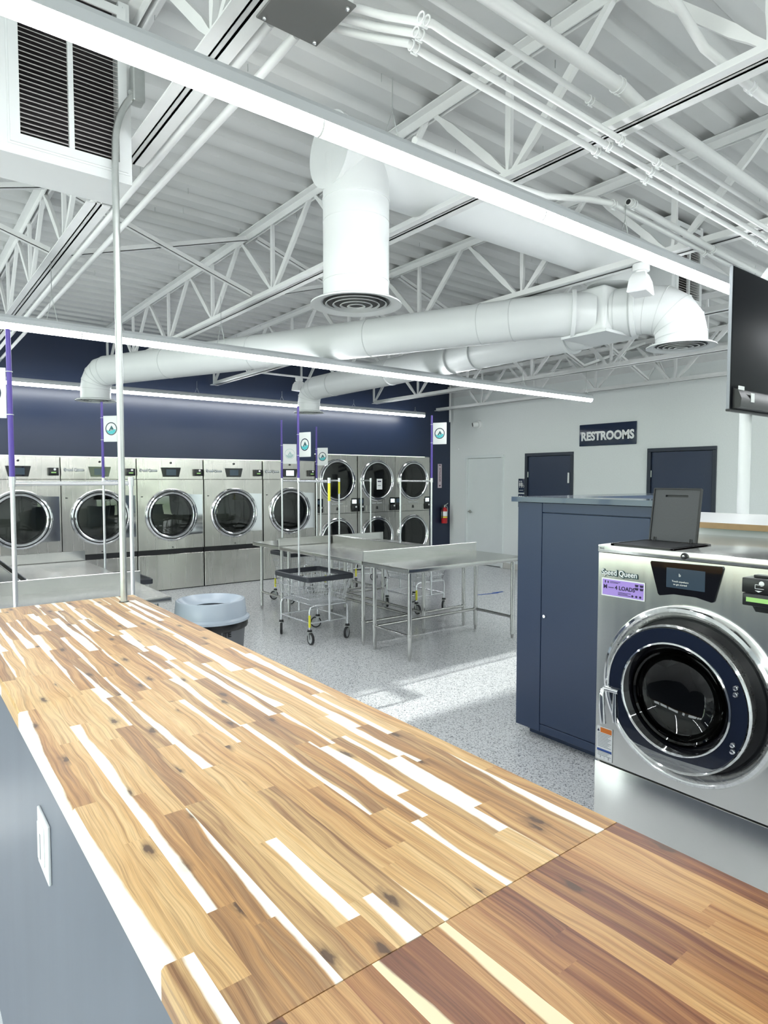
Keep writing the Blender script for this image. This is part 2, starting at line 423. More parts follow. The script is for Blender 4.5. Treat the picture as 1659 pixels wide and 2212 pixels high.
for (a, c) in ((4.30, 5.30), (6.68, 7.69), (8.24, 9.22)): b.box(XW + .11, a, 0, XW + .15, c, 2.14)  # unseen slabs added behind the doors to stop a light leak
struct(b.build('wall_right', smooth=False))
# storefront on the left side and behind the camera: piers, sill and header around window openings
WIN_L = [(-3.6, -1.8), (-1.5, .3), (.6, 2.6), (3.46, 4.0), (4.75, 7.0), (7.15, 9.3)]
b = mb('white_wall'); y = YF
for (a, c) in WIN_L: b.box(XL - .15, y, .10, XL, a, 3.05); y = c
b.box(XL - .15, y, .10, XL, YW + .1, 3.05); b.box(XL - .15, YF, 0, XL, YW + .1, .10); b.box(XL - .15, YF, 3.05, XL, YW + .1, 4.4)
struct(b.build('wall_left', smooth=False))
WIN_F = [(5.4, 8.2)]
b = mb('white_wall'); x = XL
for (a, c) in WIN_F: b.box(x, YF - .15, .35, a, YF, 3.05); x = c
b.box(x, YF - .15, .35, XW, YF, 3.05); b.box(XL, YF - .15, 0, XW, YF, .35); b.box(XL, YF - .15, 3.05, XW, YF, 4.4)
struct(b.build('wall_front', smooth=False))
k = 0
for (a, c) in WIN_L:
    k += 1
    e = bpy.data.objects.new('window_%d' % k, None); COL.objects.link(e); e['kind'] = 'structure'
    q = mb('boxgrey')
    for yy in (a, c): q.box(XL - .13, yy - .02, .10, XL - .02, yy + .02, 3.05)
    for zz in (.13, 3.02): q.box(XL - .13, a, zz - .03, XL - .02, c, zz + .03)
    q.build('window_frame', e, smooth=False)
    q = mb('winglass'); q.box(XL - .08, a + .02, .16, XL - .074, c - .02, 2.99); q.build('pane', e, smooth=False)
for (a, c) in WIN_F:
    k += 1
    e = bpy.data.objects.new('window_%d' % k, None); COL.objects.link(e); e['kind'] = 'structure'
    q = mb('boxgrey')
    for yy in (a, c): q.box(yy - .03, YF - .13, .35, yy + .03, YF - .02, 3.05)
    for zz in (.38, 3.02): q.box(a, YF - .13, zz - .03, c, YF - .02, zz + .03)
    q.build('window_frame', e, smooth=False)
    q = mb('winglass'); q.box(a, YF - .08, .4, c, YF - .074, 3.0); q.build('pane', e, smooth=False)
# corrugated roof deck, flutes along X
b = mb('ceil'); P = .248; prof = []
yy = YF - .1
while yy < YW + .1:
    prof += [(yy, 0), (yy + .105, 0), (yy + .138, .044), (yy + .215, .044)]; yy += P
row0 = [b.bm.verts.new((XL - .1, p[0], deck_z(XL) + p[1])) for p in prof]; row1 = [b.bm.verts.new((XW + .1, p[0], deck_z(XW) + p[1])) for p in prof]
for i in range(len(prof) - 1): b._f([row0[i], row0[i + 1], row1[i + 1], row1[i]])
b.use(M['zinc'])
for k in range(130):   # fastener tips poking through the deck
    x = random.uniform(.4, 8.9); y = random.uniform(1.0, 9.3)
    z = deck_z(x); b.cyl((x, y, z - .03 - random.random() * .018), (x, y, z + .002), .0022, n=5)
struct(b.build('ceiling', smooth=False))
# tile base
b = mb('tile')
for (a, c) in ((YF, 4.276), (5.318, 6.66), (7.707, 8.22)):
    y = a
    while y < c - .01:
        y2 = min(y + .30, c); b.rbox(XW - .012, y + .003, 0.002, XW, y2 - .003, .11, .003, 1); y = y2
struct(b.build('baseboard_right'))
# doors
def door(n, y0, y1, top, leafm, framem, handle, hinge_side):
    e = bpy.data.objects.new('door_%d' % n, None); COL.objects.link(e); e['kind'] = 'structure'
    q = mb(framem); w = .055
    q.rbox(XW - .02, y0, .0, XW + .10, y0 + w, top - w, .003, 1); q.rbox(XW - .02, y1 - w, .0, XW + .10, y1, top - w, .003, 1); q.rbox(XW - .02, y0, top - w + .0005, XW + .10, y1, top, .003, 1)
    q.build('door_frame', e)
    q = mb(leafm); q.rbox(XW + .015, y0 + w + .004, .012, XW + .055, y1 - w - .004, top - w - .004, .003, 1); q.build('door_panel', e)
    hy = y0 + w if hinge_side < 0 else y1 - w
    q = mb('zinc' if leafm == 'doorwhite' else 'zinc')
    for z in (.28, 1.05, 1.78): q.cyl((XW + .008, hy, z - .05), (XW + .008, hy, z + .05), .008, n=10)
    q.build('hinge', e)
    ky = y1 - w - .07 if hinge_side < 0 else y0 + w + .07
    q = mb('zinc'); q.cyl((XW + .014, ky, handle), (XW + .004, ky, handle), .034, n=24); q.cyl((XW + .004, ky, handle), (XW - .045, ky, handle), .011, n=12)
    sgn = -1 if hinge_side < 0 else 1
    q.tube([(XW - .045, ky, handle), (XW - .05, ky + sgn * .03, handle), (XW - .046, ky + sgn * .11, handle - .006)], [.011, .010, .008], 10); q.build('door_handle', e)
    return e
door(1, 8.22, 9.24, 2.165, 'doorwhite', 'doorwhite', 1.045, -1)
d2 = door(2, 6.66, 7.707, 2.165, 'navydoor', 'navyframe', 1.0, 1)
q = mb('signwhite'); q.rbox(XW - .012, 6.745, 1.63, XW + .015, 6.775, 1.81, .003, 1); q.build('door_label', d2)
door(3, 4.276, 5.318, 2.168, 'navydoor', 'navyframe', 1.0, 1)

# ------------------------------------------------------------------ roof joists
def member(p0, p1, w, t):
    """crimped web member: narrow at the ends, wide in the middle"""
    p0 = Vector(p0); p1 = Vector(p1); d = p1 - p0; L_ = d.length; d.normalize(); x = Vector((1, 0, 0)); n = d.cross(x).normalized()
    rr = []
    for f, ww, tt in ((0, .55, 1.25), (.12, .6, 1.2), (.24, 1, 1), (.76, 1, 1), (.88, .6, 1.2), (1, .55, 1.25)):
        c = p0 + d * L_ * f; a = w * ww / 2; h = t * tt / 2
        rr.append([c + n * a + x * h, c + n * a - x * h, c - n * a - x * h, c - n * a + x * h])
    q = mb('steelpaint'); q.rings(rr); return q
def chord(x, zb, zt, y0, y1, up):
    q = mb('steelpaint'); s_ = .010
    for sg in (-1, 1):
        q.box(x + sg * s_, y0, zb, x + sg * (s_ + .007), y1, zt)
        if up: q.box(x + sg * s_, y0, zt - .007, x + sg * .062, y1, zt)
        else: q.box(x + sg * s_, y0, zb, x + sg * .062, y1, zb + .007)
    q.box(x - s_, y0, zb + .004, x + s_, y1, zb + .010) if not up else None  # filler plate added to lighten the shaded slot between the angles
    return q
JX = [.965, 2.49, 4.04, 5.59, 7.14, 8.69]
JW = ['over the return air grille', 'beside the big vertical duct', 'carrying the white emergency light', 'fourth from the left above the duct junction',
      'crossing in front of the pale restroom wall', 'nearest the pale restroom wall']
for i, x in enumerate(JX):
    zt = deck_z(x) - .002; zb = chord_z(x)
    t = thing('roof_joist', 'white open web steel roof joist ' + JW[i], 'joist', (0, 0, 0), 0, 'white steel roof joists')
    segs = [(-4.7, YW - .03)] if i else [(-4.7, 3.22), (3.80, YW - .03)]
    for (a, c) in segs: chord(x, zt - .055, zt, a, c, True).build('top_chord', t, smooth=False)
    segs = [(-4.3, 9.5)] if i else [(-4.3, 3.22), (3.80, 9.5)]
    for (a, c) in segs: chord(x, zb, zb + .055, a, c, False).build('bottom_chord', t, smooth=False)
    Yt = 4.03 - 1.22 * 6
    k = 0
    while Yt < YW:
        yt = Yt + .03 * math.sin(k * 2.1 + i)
        for (ya, za, yb, zb2, nm, w) in ((yt - .03, zt - .03, yt - .59, zb + .03, 'web_diagonal', .044), (yt + .03, zt - .03, yt + .59, zb + .03, 'web_diagonal', .044), (yt + .61, zb + .03, yt + .61, zt - .03, 'web_vertical', .034)):
            if max(ya, yb) > 9.52 or min(ya, yb) < -4.5: continue
            if i == 0 and max(ya, yb) > 2.93 and min(ya, yb) < 3.98: continue
            if max(ya, yb) < -.8: continue
            member((x, ya, za), (x, yb, zb2), w, .024).build(nm, t, smooth=False)
        Yt += 1.22; k += 1
# bridging angles, crossed between neighbouring joists
def angle_bar(p0, p1, w=.038):
    p0 = Vector(p0); p1 = Vector(p1); q = mb('steelpaint'); up = Vector((0, 0, 1)); y = Vector((0, 1, 0))
    n = (p1 - p0).cross(y).normalized()
    q.hexa([p0, p1, p1 + y * w, p0 + y * w, p0 + n * .005, p1 + n * .005, p1 + y * w + n * .005, p0 + y * w + n * .005])
    q.hexa([p0, p1, p1 + y * .005, p0 + y * .005, p0 + n * w, p1 + n * w, p1 + y * .005 + n * w, p0 + y * .005 + n * w]); return q
xs = [-.6] + JX + [XW]
for i in range(len(xs) - 1):
    xa, xb = xs[i] + .03, xs[i + 1] - .03
    t = thing('bridging_brace', 'crossed white angle brace between roof joists in bay %s' % ['left of the return air box', 'beside the return air box', 'behind the vertical duct', 'above the duct junction', 'over the back folding tables', 'above the stacked dryers', 'against the pale wall'][i], 'brace', (0, 0, 0), 0, 'crossed braces between the roof joists')
    angle_bar((xa, 4.99, deck_z(xa) - .07), (xb, 4.99, chord_z(xb) + .06)).build('brace_bar', t, smooth=False)
    angle_bar((xa, 5.05, chord_z(xa) + .06), (xb, 5.05, deck_z(xb) - .07)).build('brace_bar', t, smooth=False)
# the wall beam seen under the deck along the pale wall
b = mb('steelpaint'); b.box(XW - .09, YF, 3.50, XW - .001, YW - .01, 3.58); b.box(XW - .012, YF, 3.36, XW - .001, YW - .01, 3.50); struct(b.build('trim_1', smooth=False))
# ------------------------------------------------------------------ strip lights
def strip_light(name, label, y, z, x0, x1, n, hang, vis=True):
    t = thing(name, label, 'light', ((x0 + x1) / 2, y, z), 0, 'white linear strip lights')
    L_ = (x1 - x0); h = L_ / 2
    q = mb('fixture'); q.rings([[Vector((xx, yy, zz)) for yy, zz in ((-.034, 0), (-.034, .035), (-.022, .055), (.022, .055), (.034, .035), (.034, 0))] for xx in (-h, h)]); q.build('housing', t, smooth=False)
    q = mb('glow'); pr_ = [(-.033, -.001)] + [(.033 * math.sin(a), -.040 * math.cos(a) ) for a in [-1.2 + .3 * i for i in range(9)]] + [(.033, -.001)]
    q.rings([[Vector((xx, yy, zz)) for yy, zz in pr_] for xx in (-h, h)]); q.build('lens', t)
    q = mb('white')
    for k in range(n + 1):
        xx = -h + L_ * k / n; xx = max(-h + .004, min(h - .004, xx))
        q.rings([[Vector((xx + dx, yy * 1.04, zz * 1.05)) for yy, zz in pr_] for dx in (-.004, .004)])
    q.build('lens_joint', t)
    for k in range(hang[0]):
        q = mb('zinc')
        xx = hang[1] + k * hang[2] - (x0 + x1) / 2; top = chord_z(hang[1] + k * hang[2]) - z - .002
        for sg in (-1, 1): q.tube([(xx + sg * .035, 0, .05), (xx, 0, .05 + .45 * (top - .05)), (xx + .001, 0, top)], .0022, 6)
        q.build('hanger_wire', t)
    return t
strip_light('strip_light', 'long white strip light crossing the top of the photo, nearest', 1.925, 2.915, -2.35, 4.77, 6, (4, -.02, 1.55))
strip_light('strip_light', 'middle strip light running in front of the round ducts', 4.97, 2.735, -2.55, 7.25, 8, (6, .94, 1.24))
strip_light('strip_light', 'farthest strip light hanging along the navy wall above the dryers', 9.28, 2.915, -2.35, 8.17, 9, (7, -.58, 1.42))
strip_light('strip_light', 'short strip light beyond the television near the pale wall', .9, 2.915, 5.3, 9.0, 3, (3, 5.59, 1.55))  # out-of-view lamp added to brighten the pale wall
strip_light('strip_light', 'strip light behind the camera over the entrance aisle', -1.8, 2.915, -2.35, 7.2, 8, (6, -.58, 1.5))  # out-of-view lamp added for more light in the room

# ------------------------------------------------------------------ ducts
def seam_ring(q, c, d, r, w=.008, e=.006):
    c = Vector(c); d = Vector(d).normalized(); q.cyl(c - d * w / 2, c + d * w / 2, r + e, n=40)
def elbow(q, pts, r, n=40):
    q.tube(pts, r, n)
# trunk with the big drop
t = thing('ceiling_duct', 'fat white round trunk duct with a straight drop to a round ceiling diffuser', 'duct', (2.02, 2.84, 2.64), 0, 'white round air ducts')
def W(p): return Vector(p) - Vector((2.02, 2.84, 2.64))
q = mb('duct'); q.cyl(W((1.86, 2.85, 3.39)), W((4.62, 2.85, 3.39)), .178, n=48); seam_ring(q, W((1.86, 2.85, 3.39)), (1, 0, 0), .178, .025, .008); q.build('trunk', t)
q = mb('duct'); q.cyl(W((2.02, 2.85, 2.66)), W((2.02, 2.85, 3.385)), .176, n=48); seam_ring(q, W((2.02, 2.85, 3.17)), (0, 0, 1), .176, .012, .004); seam_ring(q, W((2.02, 2.85, 2.75)), (0, 0, 1), .176, .01, .003); seam_ring(q, W((2.02, 2.85, 3.06)), (0, 0, 1), .176, .004, .002)
q.build('drop', t)
def diffuser(t, c, r, name='diffuser'):
    q = mb('duct'); q.lathe([(r * .96, .02), (r * 1.20, .012), (r * 1.32, 0), (r * 1.32, -.006), (r * 1.18, -.004), (r * 1.02, .006), (r * .96, .02)], c, 'z', 48); d_ = q.build(name, t)
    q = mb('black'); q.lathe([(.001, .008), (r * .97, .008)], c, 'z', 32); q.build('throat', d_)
    q = mb('seamgrey')
    for k in range(4):
        rr = r * (.90 - .21 * k); q.lathe([(rr, .0), (rr - .008, .007), (rr - .010, .006), (rr - .003, -.003), (rr, 0)], (c[0], c[1], c[2] - .004 * k), 'z', 40)
    q.build('cone', d_)
diffuser(t, W((2.02, 2.85, 2.635)), .185)
# junction box and the branches
def branch(label, path, r, drop, end_dir, seams, base):
    t = thing('ceiling_duct', label, 'duct', drop, 0, 'white round air ducts'); B = Vector(drop)
    q = mb('duct'); pts = [Vector(p) - B for p in path]; q.tube(pts, r, 40); q.build('straight_run', t)
    q = mb('duct'); dd0 = (pts[1] - pts[0]).normalized(); seam_ring(q, pts[0] + dd0 * .16, dd0, r, .03, .022); q.build('collar', t)
    # segmented elbow from the end of the run down to the diffuser
    e = Vector(path[-1]) - B; d = (Vector(path[-1]) - Vector(path[-2])).normalized(); d.z = 0; d.normalize()
    R_ = base; q = mb('duct'); c = e - Vector((0, 0, R_)); pp = [c + R_ * (math.sin(a) * d + math.cos(a) * Vector((0, 0, 1))) for a in [PI / 2 * k / 4 for k in range(5)]]
    pp = [e - d * .02] + pp[1:] ; end = pp[-1].copy(); pp.append(Vector((end.x, end.y, .015)))
    q.tube(pp, r, 40)
    q.build('elbow', t)
    for k in range(len(pp) - 1):
        dd = (pp[min(k + 1, len(pp) - 1)] - pp[max(k - 1, 0)]).normalized(); q = mb('seamgrey'); seam_ring(q, pp[k], dd, r, .005, .003); q.build('seam', t)
    for f in seams:
        a, c2 = (pts[0] if len(pts) < 4 else pts[2]), pts[-1]; q = mb('seamgrey'); seam_ring(q, a.lerp(c2, f), c2 - a, r, .006, .003); q.build('seam', t)
    diffuser(t, Vector((end.x, end.y, 0)), r * 1.03)
    return t
branch('long white round duct running left to a downturned round outlet by the navy wall', [(4.30, 2.93, 2.955), (4.14, 3.12, 2.96), (4.02, 3.36, 2.96), (2.02, 7.75, 2.93)], .163, (1.83, 8.09, 2.60), None, (.02, .075, .29, .56, .80), .20)
branch('second white round duct passing behind the long one to an outlet near the navy wall', [(4.62, 3.2, 2.93), (4.62, 4.9, 2.93), (4.56, 7.35, 2.91)], .150, (4.55, 7.62, 2.60), None, (.30, .38, .62, .90), .19)
branch('short white duct elbow with round slatted outlet at right beside the television', [(4.40, 2.84, 2.955), (4.50, 2.60, 2.955)], .175, (4.62, 2.34, 2.66), None, (.1, .5), .22)
t = thing('duct_junction_box', 'white sheet metal plenum box joining the round ducts', 'duct box', (4.37, 2.93, 2.775))
q = mb('duct'); q.rbox(-.165, -.15, .02, .165, .15, .36, .03, 3); q.build('box_body', t)
q = mb('duct'); q.cyl((0, -.08, .38), (0, -.08, .62), .165, n=32); q.build('riser', t)
q = mb('duct'); q.rings([[Vector((x, y, z)) for x, y in ((-.215, -.195), (.215, -.195), (.215, .195), (-.215, .195))] for z in (0, .02)]); q.build('flange', t, smooth=False)

# return air boxes
def return_box(label, x0, x1, y0, y1, z0, z1, mull, mid=None):
    t = thing('return_air_box', label, 'vent', (x0, y0, z0), 0, 'white return air boxes with louvred grilles')
    w, d, h = x1 - x0, y1 - y0, z1 - z0
    q = mb('duct'); q.box(0, 0, 0, .075, d, h); q.box(w - .045, 0, 0, w, d, h); q.box(.075, d - .02, 0, w - .045, d, h); q.box(.075, 0, 0, w - .045, d - .02, .075); q.build('box_body', t, smooth=False)
    q = mb('filter'); q.box(.075, .10, .075, w - .045, .11, h); q.build('dark_filter', t, smooth=False)
    g0, g1, gz0, gz1 = .05, w - .018, .045, h - .03
    q = mb('duct'); q.box(g0 - .008, -.004, gz0 - .008, g1 + .008, -.0002, gz0 + .02); q.box(g0 - .008, -.004, gz0 + .02, g0 + .01, -.0002, h - .02); q.box(g1 - .01, -.004, gz0 + .02, g1 + .008, -.0002, h - .02); q.build('trim_frame', t, smooth=False)
    q = mb('duct'); f = .036
    q.box(g0, -.010, gz0 + f, g0 + f, -.0045, gz1 - f); q.box(g1 - f, -.010, gz0 + f, g1, -.0045, gz1 - f); q.box(g0, -.010, gz0, g1, -.0045, gz0 + f); q.box(g0, -.010, gz1 - f, g1, -.0045, gz1); q.box(g0 + f - .003, -.0045, gz0 + f - .003, g0 + f, .06, gz1 - f); q.box(g1 - f, -.0045, gz0 + f - .003, g1 - f + .003, .06, gz1 - f)
    m = (g0 + g1) / 2; q.box(m - .010, -.0105, gz0 + f, m + .010, .010, gz1 - f); q.build('grille_frame', t, smooth=False)
    q = mb('louvre'); z = gz0 + f + .010
    while z < gz1 - f:
        for a, c in ((g0 + f, m - .010), (m + .010, g1 - f)):
            q.hexa([Vector(p) for p in ((a, -.006, z), (c, -.006, z), (c, .014, z + .012), (a, .014, z + .012), (a, -.006, z + .0035), (c, -.006, z + .0035), (c, .014, z + .0155), (a, .014, z + .0155))])
        z += .0185
    q.build('louvres', t, smooth=False)
    return t
return_box('white return air box with tall louvred grille at the upper left corner', .38, .902, 2.99, 3.26, 3.0, 3.77, .67)
return_box('smaller looking louvred return air box behind the right duct elbow', 4.81, 5.28, 2.60, 2.87, 3.05, 3.72, .3)

# ------------------------------------------------------------------ conduits and electrical boxes
def clamp(q, p, r):
    p = Vector(p)
    for dx in (-.012, .012): q.lathe([(r + .001, -.002), (r + .005, -.002), (r + .005, .002), (r + .001, .002)], p + Vector((dx, 0, 0)), 'x', 14, close=True)
    q.cyl(p + Vector((-.014, 0, -r - .012)), p + Vector((.014, 0, -r - .012)), .003, n=8)
def pipe(label, pts, r, clamps=(), m='steelpaint', name='conduit_pipe', cat='conduit', group='white conduits under the roof'):
    t = thing(name, label, cat, pts[0], 0, group); B = Vector(pts[0])
    q = mb(m); q.tube([Vector(p) - B for p in pts], r, 14); q.build('pipe_run', t)
    if clamps:
        for p in clamps: q = mb('white'); clamp(q, Vector(p) - B, r); q.build('pipe_clamp', t)
    return t
for k, (y, nm, e0) in enumerate(((1.690, 'lowest of the three conduits under the joists', .0), (1.632, 'middle one of the three conduits under the joists', -.03), (1.572, 'topmost of the three conduits under the joists', -.06))):
    z = 3.135
    pipe('white electrical conduit, ' + nm, [(1.16, 1.93 - .06 * k, 3.235), (1.24, 1.90 - .06 * k, 3.235), (1.33, y + .13, 3.20), (1.42, y + .01, 3.15), (1.5, y, z)] + [(x, y, z - .018 * (x - 1.5) ) for x in (2.5, 4.1, 5.6, 7.2)], .0125,
         [(1.44 + e0, y + .005, 3.145), (2.47, y, z - .018), (2.86 - .05 * k, y, z - .026), (4.06, y, z - .046)])
pipe('thick white pipe lying above the joist bottom chord at upper right', [(1.2, 1.53, 3.30), (2.42, 1.545, 3.30), (2.60, 1.545, 3.27), (4.1, 1.56, 3.25), (6.5, 1.57, 3.22)], .028, [(3.98, 1.56, 3.252), (2.40, 1.545, 3.30)])
pipe('thin white conduit beside the thick pipe at upper right', [(1.0, 1.665, 3.32), (2.42, 1.675, 3.30), (5.0, 1.68, 3.27)], .0125, [(2.40, 1.675, 3.30)])
pipe('white open ended conduit stub above the near strip light', [(3.05, 1.89, 3.12), (4.1, 1.925, 3.10), (6.2, 1.95, 3.06)], .018, [(3.09, 1.89, 3.12), (4.02, 1.922, 3.10)])
q = mb('black'); q.cyl((-.0012, 0, 0), (-.0004, 0, 0), .013, n=16); q.build('open_end', bpy.data.objects[[o.name for o in bpy.data.objects if o.get('label', '').startswith('white open ended conduit')][0]])  # black disc stands in for the shade inside the hollow pipe
pipe('bowed white conduit drooping over the near strip light', [(1.72, 2.02, 3.06), (2.1, 2.08, 3.10), (2.4, 2.12, 3.11), (2.62, 2.08, 3.10), (2.85, 1.98, 3.11), (2.98, 1.94, 3.11), (4.1, 1.965, 3.09), (6.0, 1.99, 3.05)], .0155, [(2.99, 1.94, 3.11), (4.0, 1.963, 3.09)])
pipe('white conduit strapped under the leftmost joist, inner one', [(1.06, 1.99, 3.225), (1.06, 2.4, 3.215), (1.06, 9.45, 3.175)], .0175)
pipe('white conduit strapped under the leftmost joist, outer one', [(1.16, 1.99, 3.225), (1.16, 2.4, 3.215), (1.16, 9.45, 3.175)], .0165)
pipe('white diagonal pipe rising across the upper right corner', [(3.6, .95, 3.16), (2.80, 1.15, 3.21), (2.45, 1.22, 3.30), (2.05, 1.26, 3.52), (1.9, 1.28, 3.60)], .017, [(2.70, 1.16, 3.222)])
# grey pull box
t = thing('junction_box', 'dark grey square electrical box with corner screws at the top edge', 'electrical box', (1.11, 1.845, 3.2))
q = mb('steelpaint'); q.rbox(-.110, -.115, .004, .110, .115, .13, .004, 1); q.build('box_body', t)
q = mb('boxgrey'); q.rbox(-.116, -.121, -.004, .116, .121, .004, .003, 1); q.build('cover_plate', t)
for sx in (-1, 1):
    for sy in (-1, 1):
        q = mb('chrome'); q.lathe([(.001, -.012), (.006, -.011), (.008, -.006), (.008, -.003)], (sx * .095, sy * .10, 0), 'z', 14); q.build('cover_screw', t)
# galvanised pole rising from the island
Z0 = 1.15
t = thing('conduit_pole', 'galvanised conduit pole rising from the far end of the wooden countertop', 'pole', (.821, 2.955, Z0 + .001))
pts = [(0, 0, 0), (0, 0, 1.9)] + [(.17 * (1 - math.cos(a)), 0, 1.96 + .30 * math.sin(a)) for a in [i * .16 for i in range(1, 8)]]
q = mb('zinc'); q.tube(pts, .0145, 16); q.build('pole_tube', t)
q = mb('zinc'); q.rbox(.075, -.03, 2.19, .125, .03, 2.35, .005, 1); q.cyl((pts[-1][0] - .02, 0, pts[-1][2] - .01), (pts[-1][0] + .02, 0, pts[-1][2] + .03), .021, n=16); q.build('conduit_body', t)
q = mb('rustdark'); q.lathe([(.0146, 0), (.021, 0), (.021, .0012), (.0146, .0012)], (0, 0, 0), 'z', 24, close=True); q.build('collar', t)
# emergency lights
def emergency(label, loc, cord=False):
    t = thing('emergency_light', label, 'light', loc, 0, 'white twin lamp heads hung from the joists')
    q = mb('white'); q.cyl((0, 0, -.045), (0, 0, 0), .055, n=24); q.cyl((0, 0, -.062), (0, 0, -.045), .035, n=20); q.build('canopy', t)
    q = mb('white'); m = Matrix.Rotation(math.radians(15), 4, 'Z') @ Matrix.Translation((0, 0, -.125))
    rr = []
    for z, w, d in ((-.070, .086, .060), (-.064, .092, .066), (.02, .078, .055), (.062, .050, .040), (.076, .022, .02)): rr.append([m @ Vector(p) for p in ((-w, -d, z), (w, -d, z), (w, d, z), (-w, d, z))])
    q.rings(rr); q.build('lamp_housing', t)
    if cord:
        q = mb('white'); q.cyl((.02, 0, -.27), (.02, 0, -.42), .002, n=6); q.build('pull_cord', t)
    return t
emergency('white emergency light hanging from a joist above the right duct', (4.04, 2.40, 3.135))
emergency('small white emergency light hanging near the second duct outlet', (4.82, 8.25, 3.18), True)
b = mb('steelpaint'); b.box(4.08, 8.23, 3.18, 5.55, 8.27, 3.20); tag(b.build('support_rail', smooth=False), 'thin white rail spanning two joists above the second duct outlet', 'rail')

# ------------------------------------------------------------------ television and its column
t = thing('television', 'large black television seen from behind at the right edge', 'television', (3.82, 1.70, 2.06))
q = mb('tv'); q.rbox(0, .0, .04, 1.45, .018, .845, .004, 2); q.build('screen_panel', t)
q = mb('greyink'); q.rbox(-.004, .004, .035, 0, .022, .85, .001, 1); q.rbox(-.004, .004, .845, 1.45, .022, .849, .001, 1); q.build('thin_bezel', t)
q = mb('black'); q.rbox(-.012, -.004, .028, 1.46, .022, .042, .003, 1)
q.rings([[Vector((x, y, z)) for y, z in ((.0, .045), (-.045, .05), (-.05, .10), (-.03, .15), (0, .165))] for x in (.025, 1.43)]); q.build('back_housing', t)
for (x, z, w, h) in ((.03, .150, .07, .022), (.145, .085, .045, .052)):
    q = mb('signwhite'); q.box(x, -.051 if z < .12 else -.032, z, x + w, -.049 if z < .12 else -.028, z + h); q.build('sticker', t, smooth=False)
q = mb('black')
for k in range(3): q.rbox(.6 + .1 * k, -.03, .25, .64 + .1 * k, .0, .60, .004, 1)
q.build('mount_arm', t)
t = thing('support_column', 'round white column standing on the bulkhead below the television', 'column', (4.40, 1.86, 1.475))
q = mb('duct'); q.tube([(0, 0, 0), (0, 0, 1.15), (0, -.03, 1.30), (0, -.10, 1.48), (0, -.22, 1.64), (0, -.5, 1.78), (0, -1.1, 1.84)], .036, 24); q.build('column_tube', t)

# ------------------------------------------------------------------ wooden island
X0, X1 = .227, .913
def slab(name, label, ya, yb, m, seed, sapp, woodkey):
    rnd = random.Random(seed); bm = bmesh.new()
    uvl = bm.loops.layers.uv.new('UVMap'); cl = bm.loops.layers.float_color.new('stave')
    z1, z0 = Z0, Z0 - .040
    x = X0; rows = []
    while x < X1 - .02:
        w = .0381
        rows.append((x, min(x + w, X1))); x += w
    for ri, (a, c) in enumerate(rows):
        y = yb; first = True
        while y > ya + 1e-4:
            L_ = rnd.uniform(.20, .60)
            if first: L_ *= rnd.uniform(.25, 1); first = False
            y2 = max(ya, y - L_)
            if y2 - ya < .06: y2 = ya
            tone = min(1, max(0, rnd.betavariate(1.1, 1.25)))
            sap = 0.0
            if rnd.random() < sapp: sap = rnd.choice((.16, .22, .28, .34, .42, .55, .75))
            y_off = y
            sd = rnd.random(); flip = rnd.random() < .5
            ch0 = .004 if ri == 0 else 0; ch1 = .004 if ri == len(rows) - 1 else 0
            def P3(xx, yy, zz): return bm.verts.new((xx, yy, zz))
            v = [P3(a, y2, z0), P3(c, y2, z0), P3(c, y, z0), P3(a, y, z0)]
            if ch0: s0 = [P3(a, y2, z1 - ch0), P3(a, y, z1 - ch0)]
            if ch1: s1 = [P3(c, y2, z1 - ch1), P3(c, y, z1 - ch1)]
            tt = [P3(a + ch0, y2, z1), P3(c - ch1, y2, z1), P3(c - ch1, y, z1), P3(a + ch0, y, z1)]
            faces = [(tt, 't'), ([v[3], v[2], v[1], v[0]], 't')]
            if ch0: faces += [([v[0], s0[0], s0[1], v[3]], 'l'), ([s0[0], tt[0], tt[3], s0[1]], 'l')]
            if ch1: faces += [([v[2], s1[1], s1[0], v[1]], 'r'), ([s1[1], tt[2], tt[1], s1[0]], 'r')]
            if y == yb:
                faces.append((([v[3]] + ([s0[1]] if ch0 else []) + [tt[3], tt[2]] + ([s1[1]] if ch1 else []) + [v[2]]), 'e'))
            if y2 == ya:
                faces.append((([v[1]] + ([s1[0]] if ch1 else []) + [tt[1], tt[0]] + ([s0[0]] if ch0 else []) + [v[0]]), 'e'))
            for vs, kd in faces:
                try: f = bm.faces.new(vs)
                except ValueError: continue
                for lp in f.loops:
                    p = lp.vert.co; vv = (p.x - a) / (c - a)
                    if kd == 'l': vv = (p.z - z1) / .045 
                    if kd == 'r': vv = 1 - (p.z - z1) / .045
                    if flip: vv = 1 - vv
                    lp[uvl].uv = (y - p.y + (0 if kd != 'e' else (p.z - z1)), vv); lp[cl] = (tone, sap, sd, 1)
            y = y2
    bmesh.ops.recalc_face_normals(bm, faces=bm.faces[:])
    me = bpy.data.meshes.new(name); bm.to_mesh(me); bm.free(); me.materials.append(M[woodkey])
    o = bpy.data.objects.new(name, me); COL.objects.link(o); return tag(o, label, 'countertop', 'wooden countertop slabs on the island')
slab('countertop', 'long golden acacia butcher block slab with many pale staves, far side of joint', .562, 3.112, M['wood'], 5, .62, 'wood')
slab('countertop', 'reddish brown acacia butcher block slab nearest the camera', -1.6, .5605, M['wood2'], 11, .34, 'wood2')
t = thing('island_cabinet', 'slate grey painted island base under the wooden countertop', 'counter base', (.24, -1.5, 0))
q = mb('islandpanel'); q.box(-.006, 0, .0, .655, 4.55, Z0 - .042); q.build('base_box', t, smooth=False)
t = thing('wall_outlet', 'white cover plate with rocker on the grey island side', 'outlet', (.234, 1.43, .953))
q = mb('white'); q.rbox(-.006, -.055, -.060, 0, .055, .060, .002, 2); q.build('cover_plate', t)
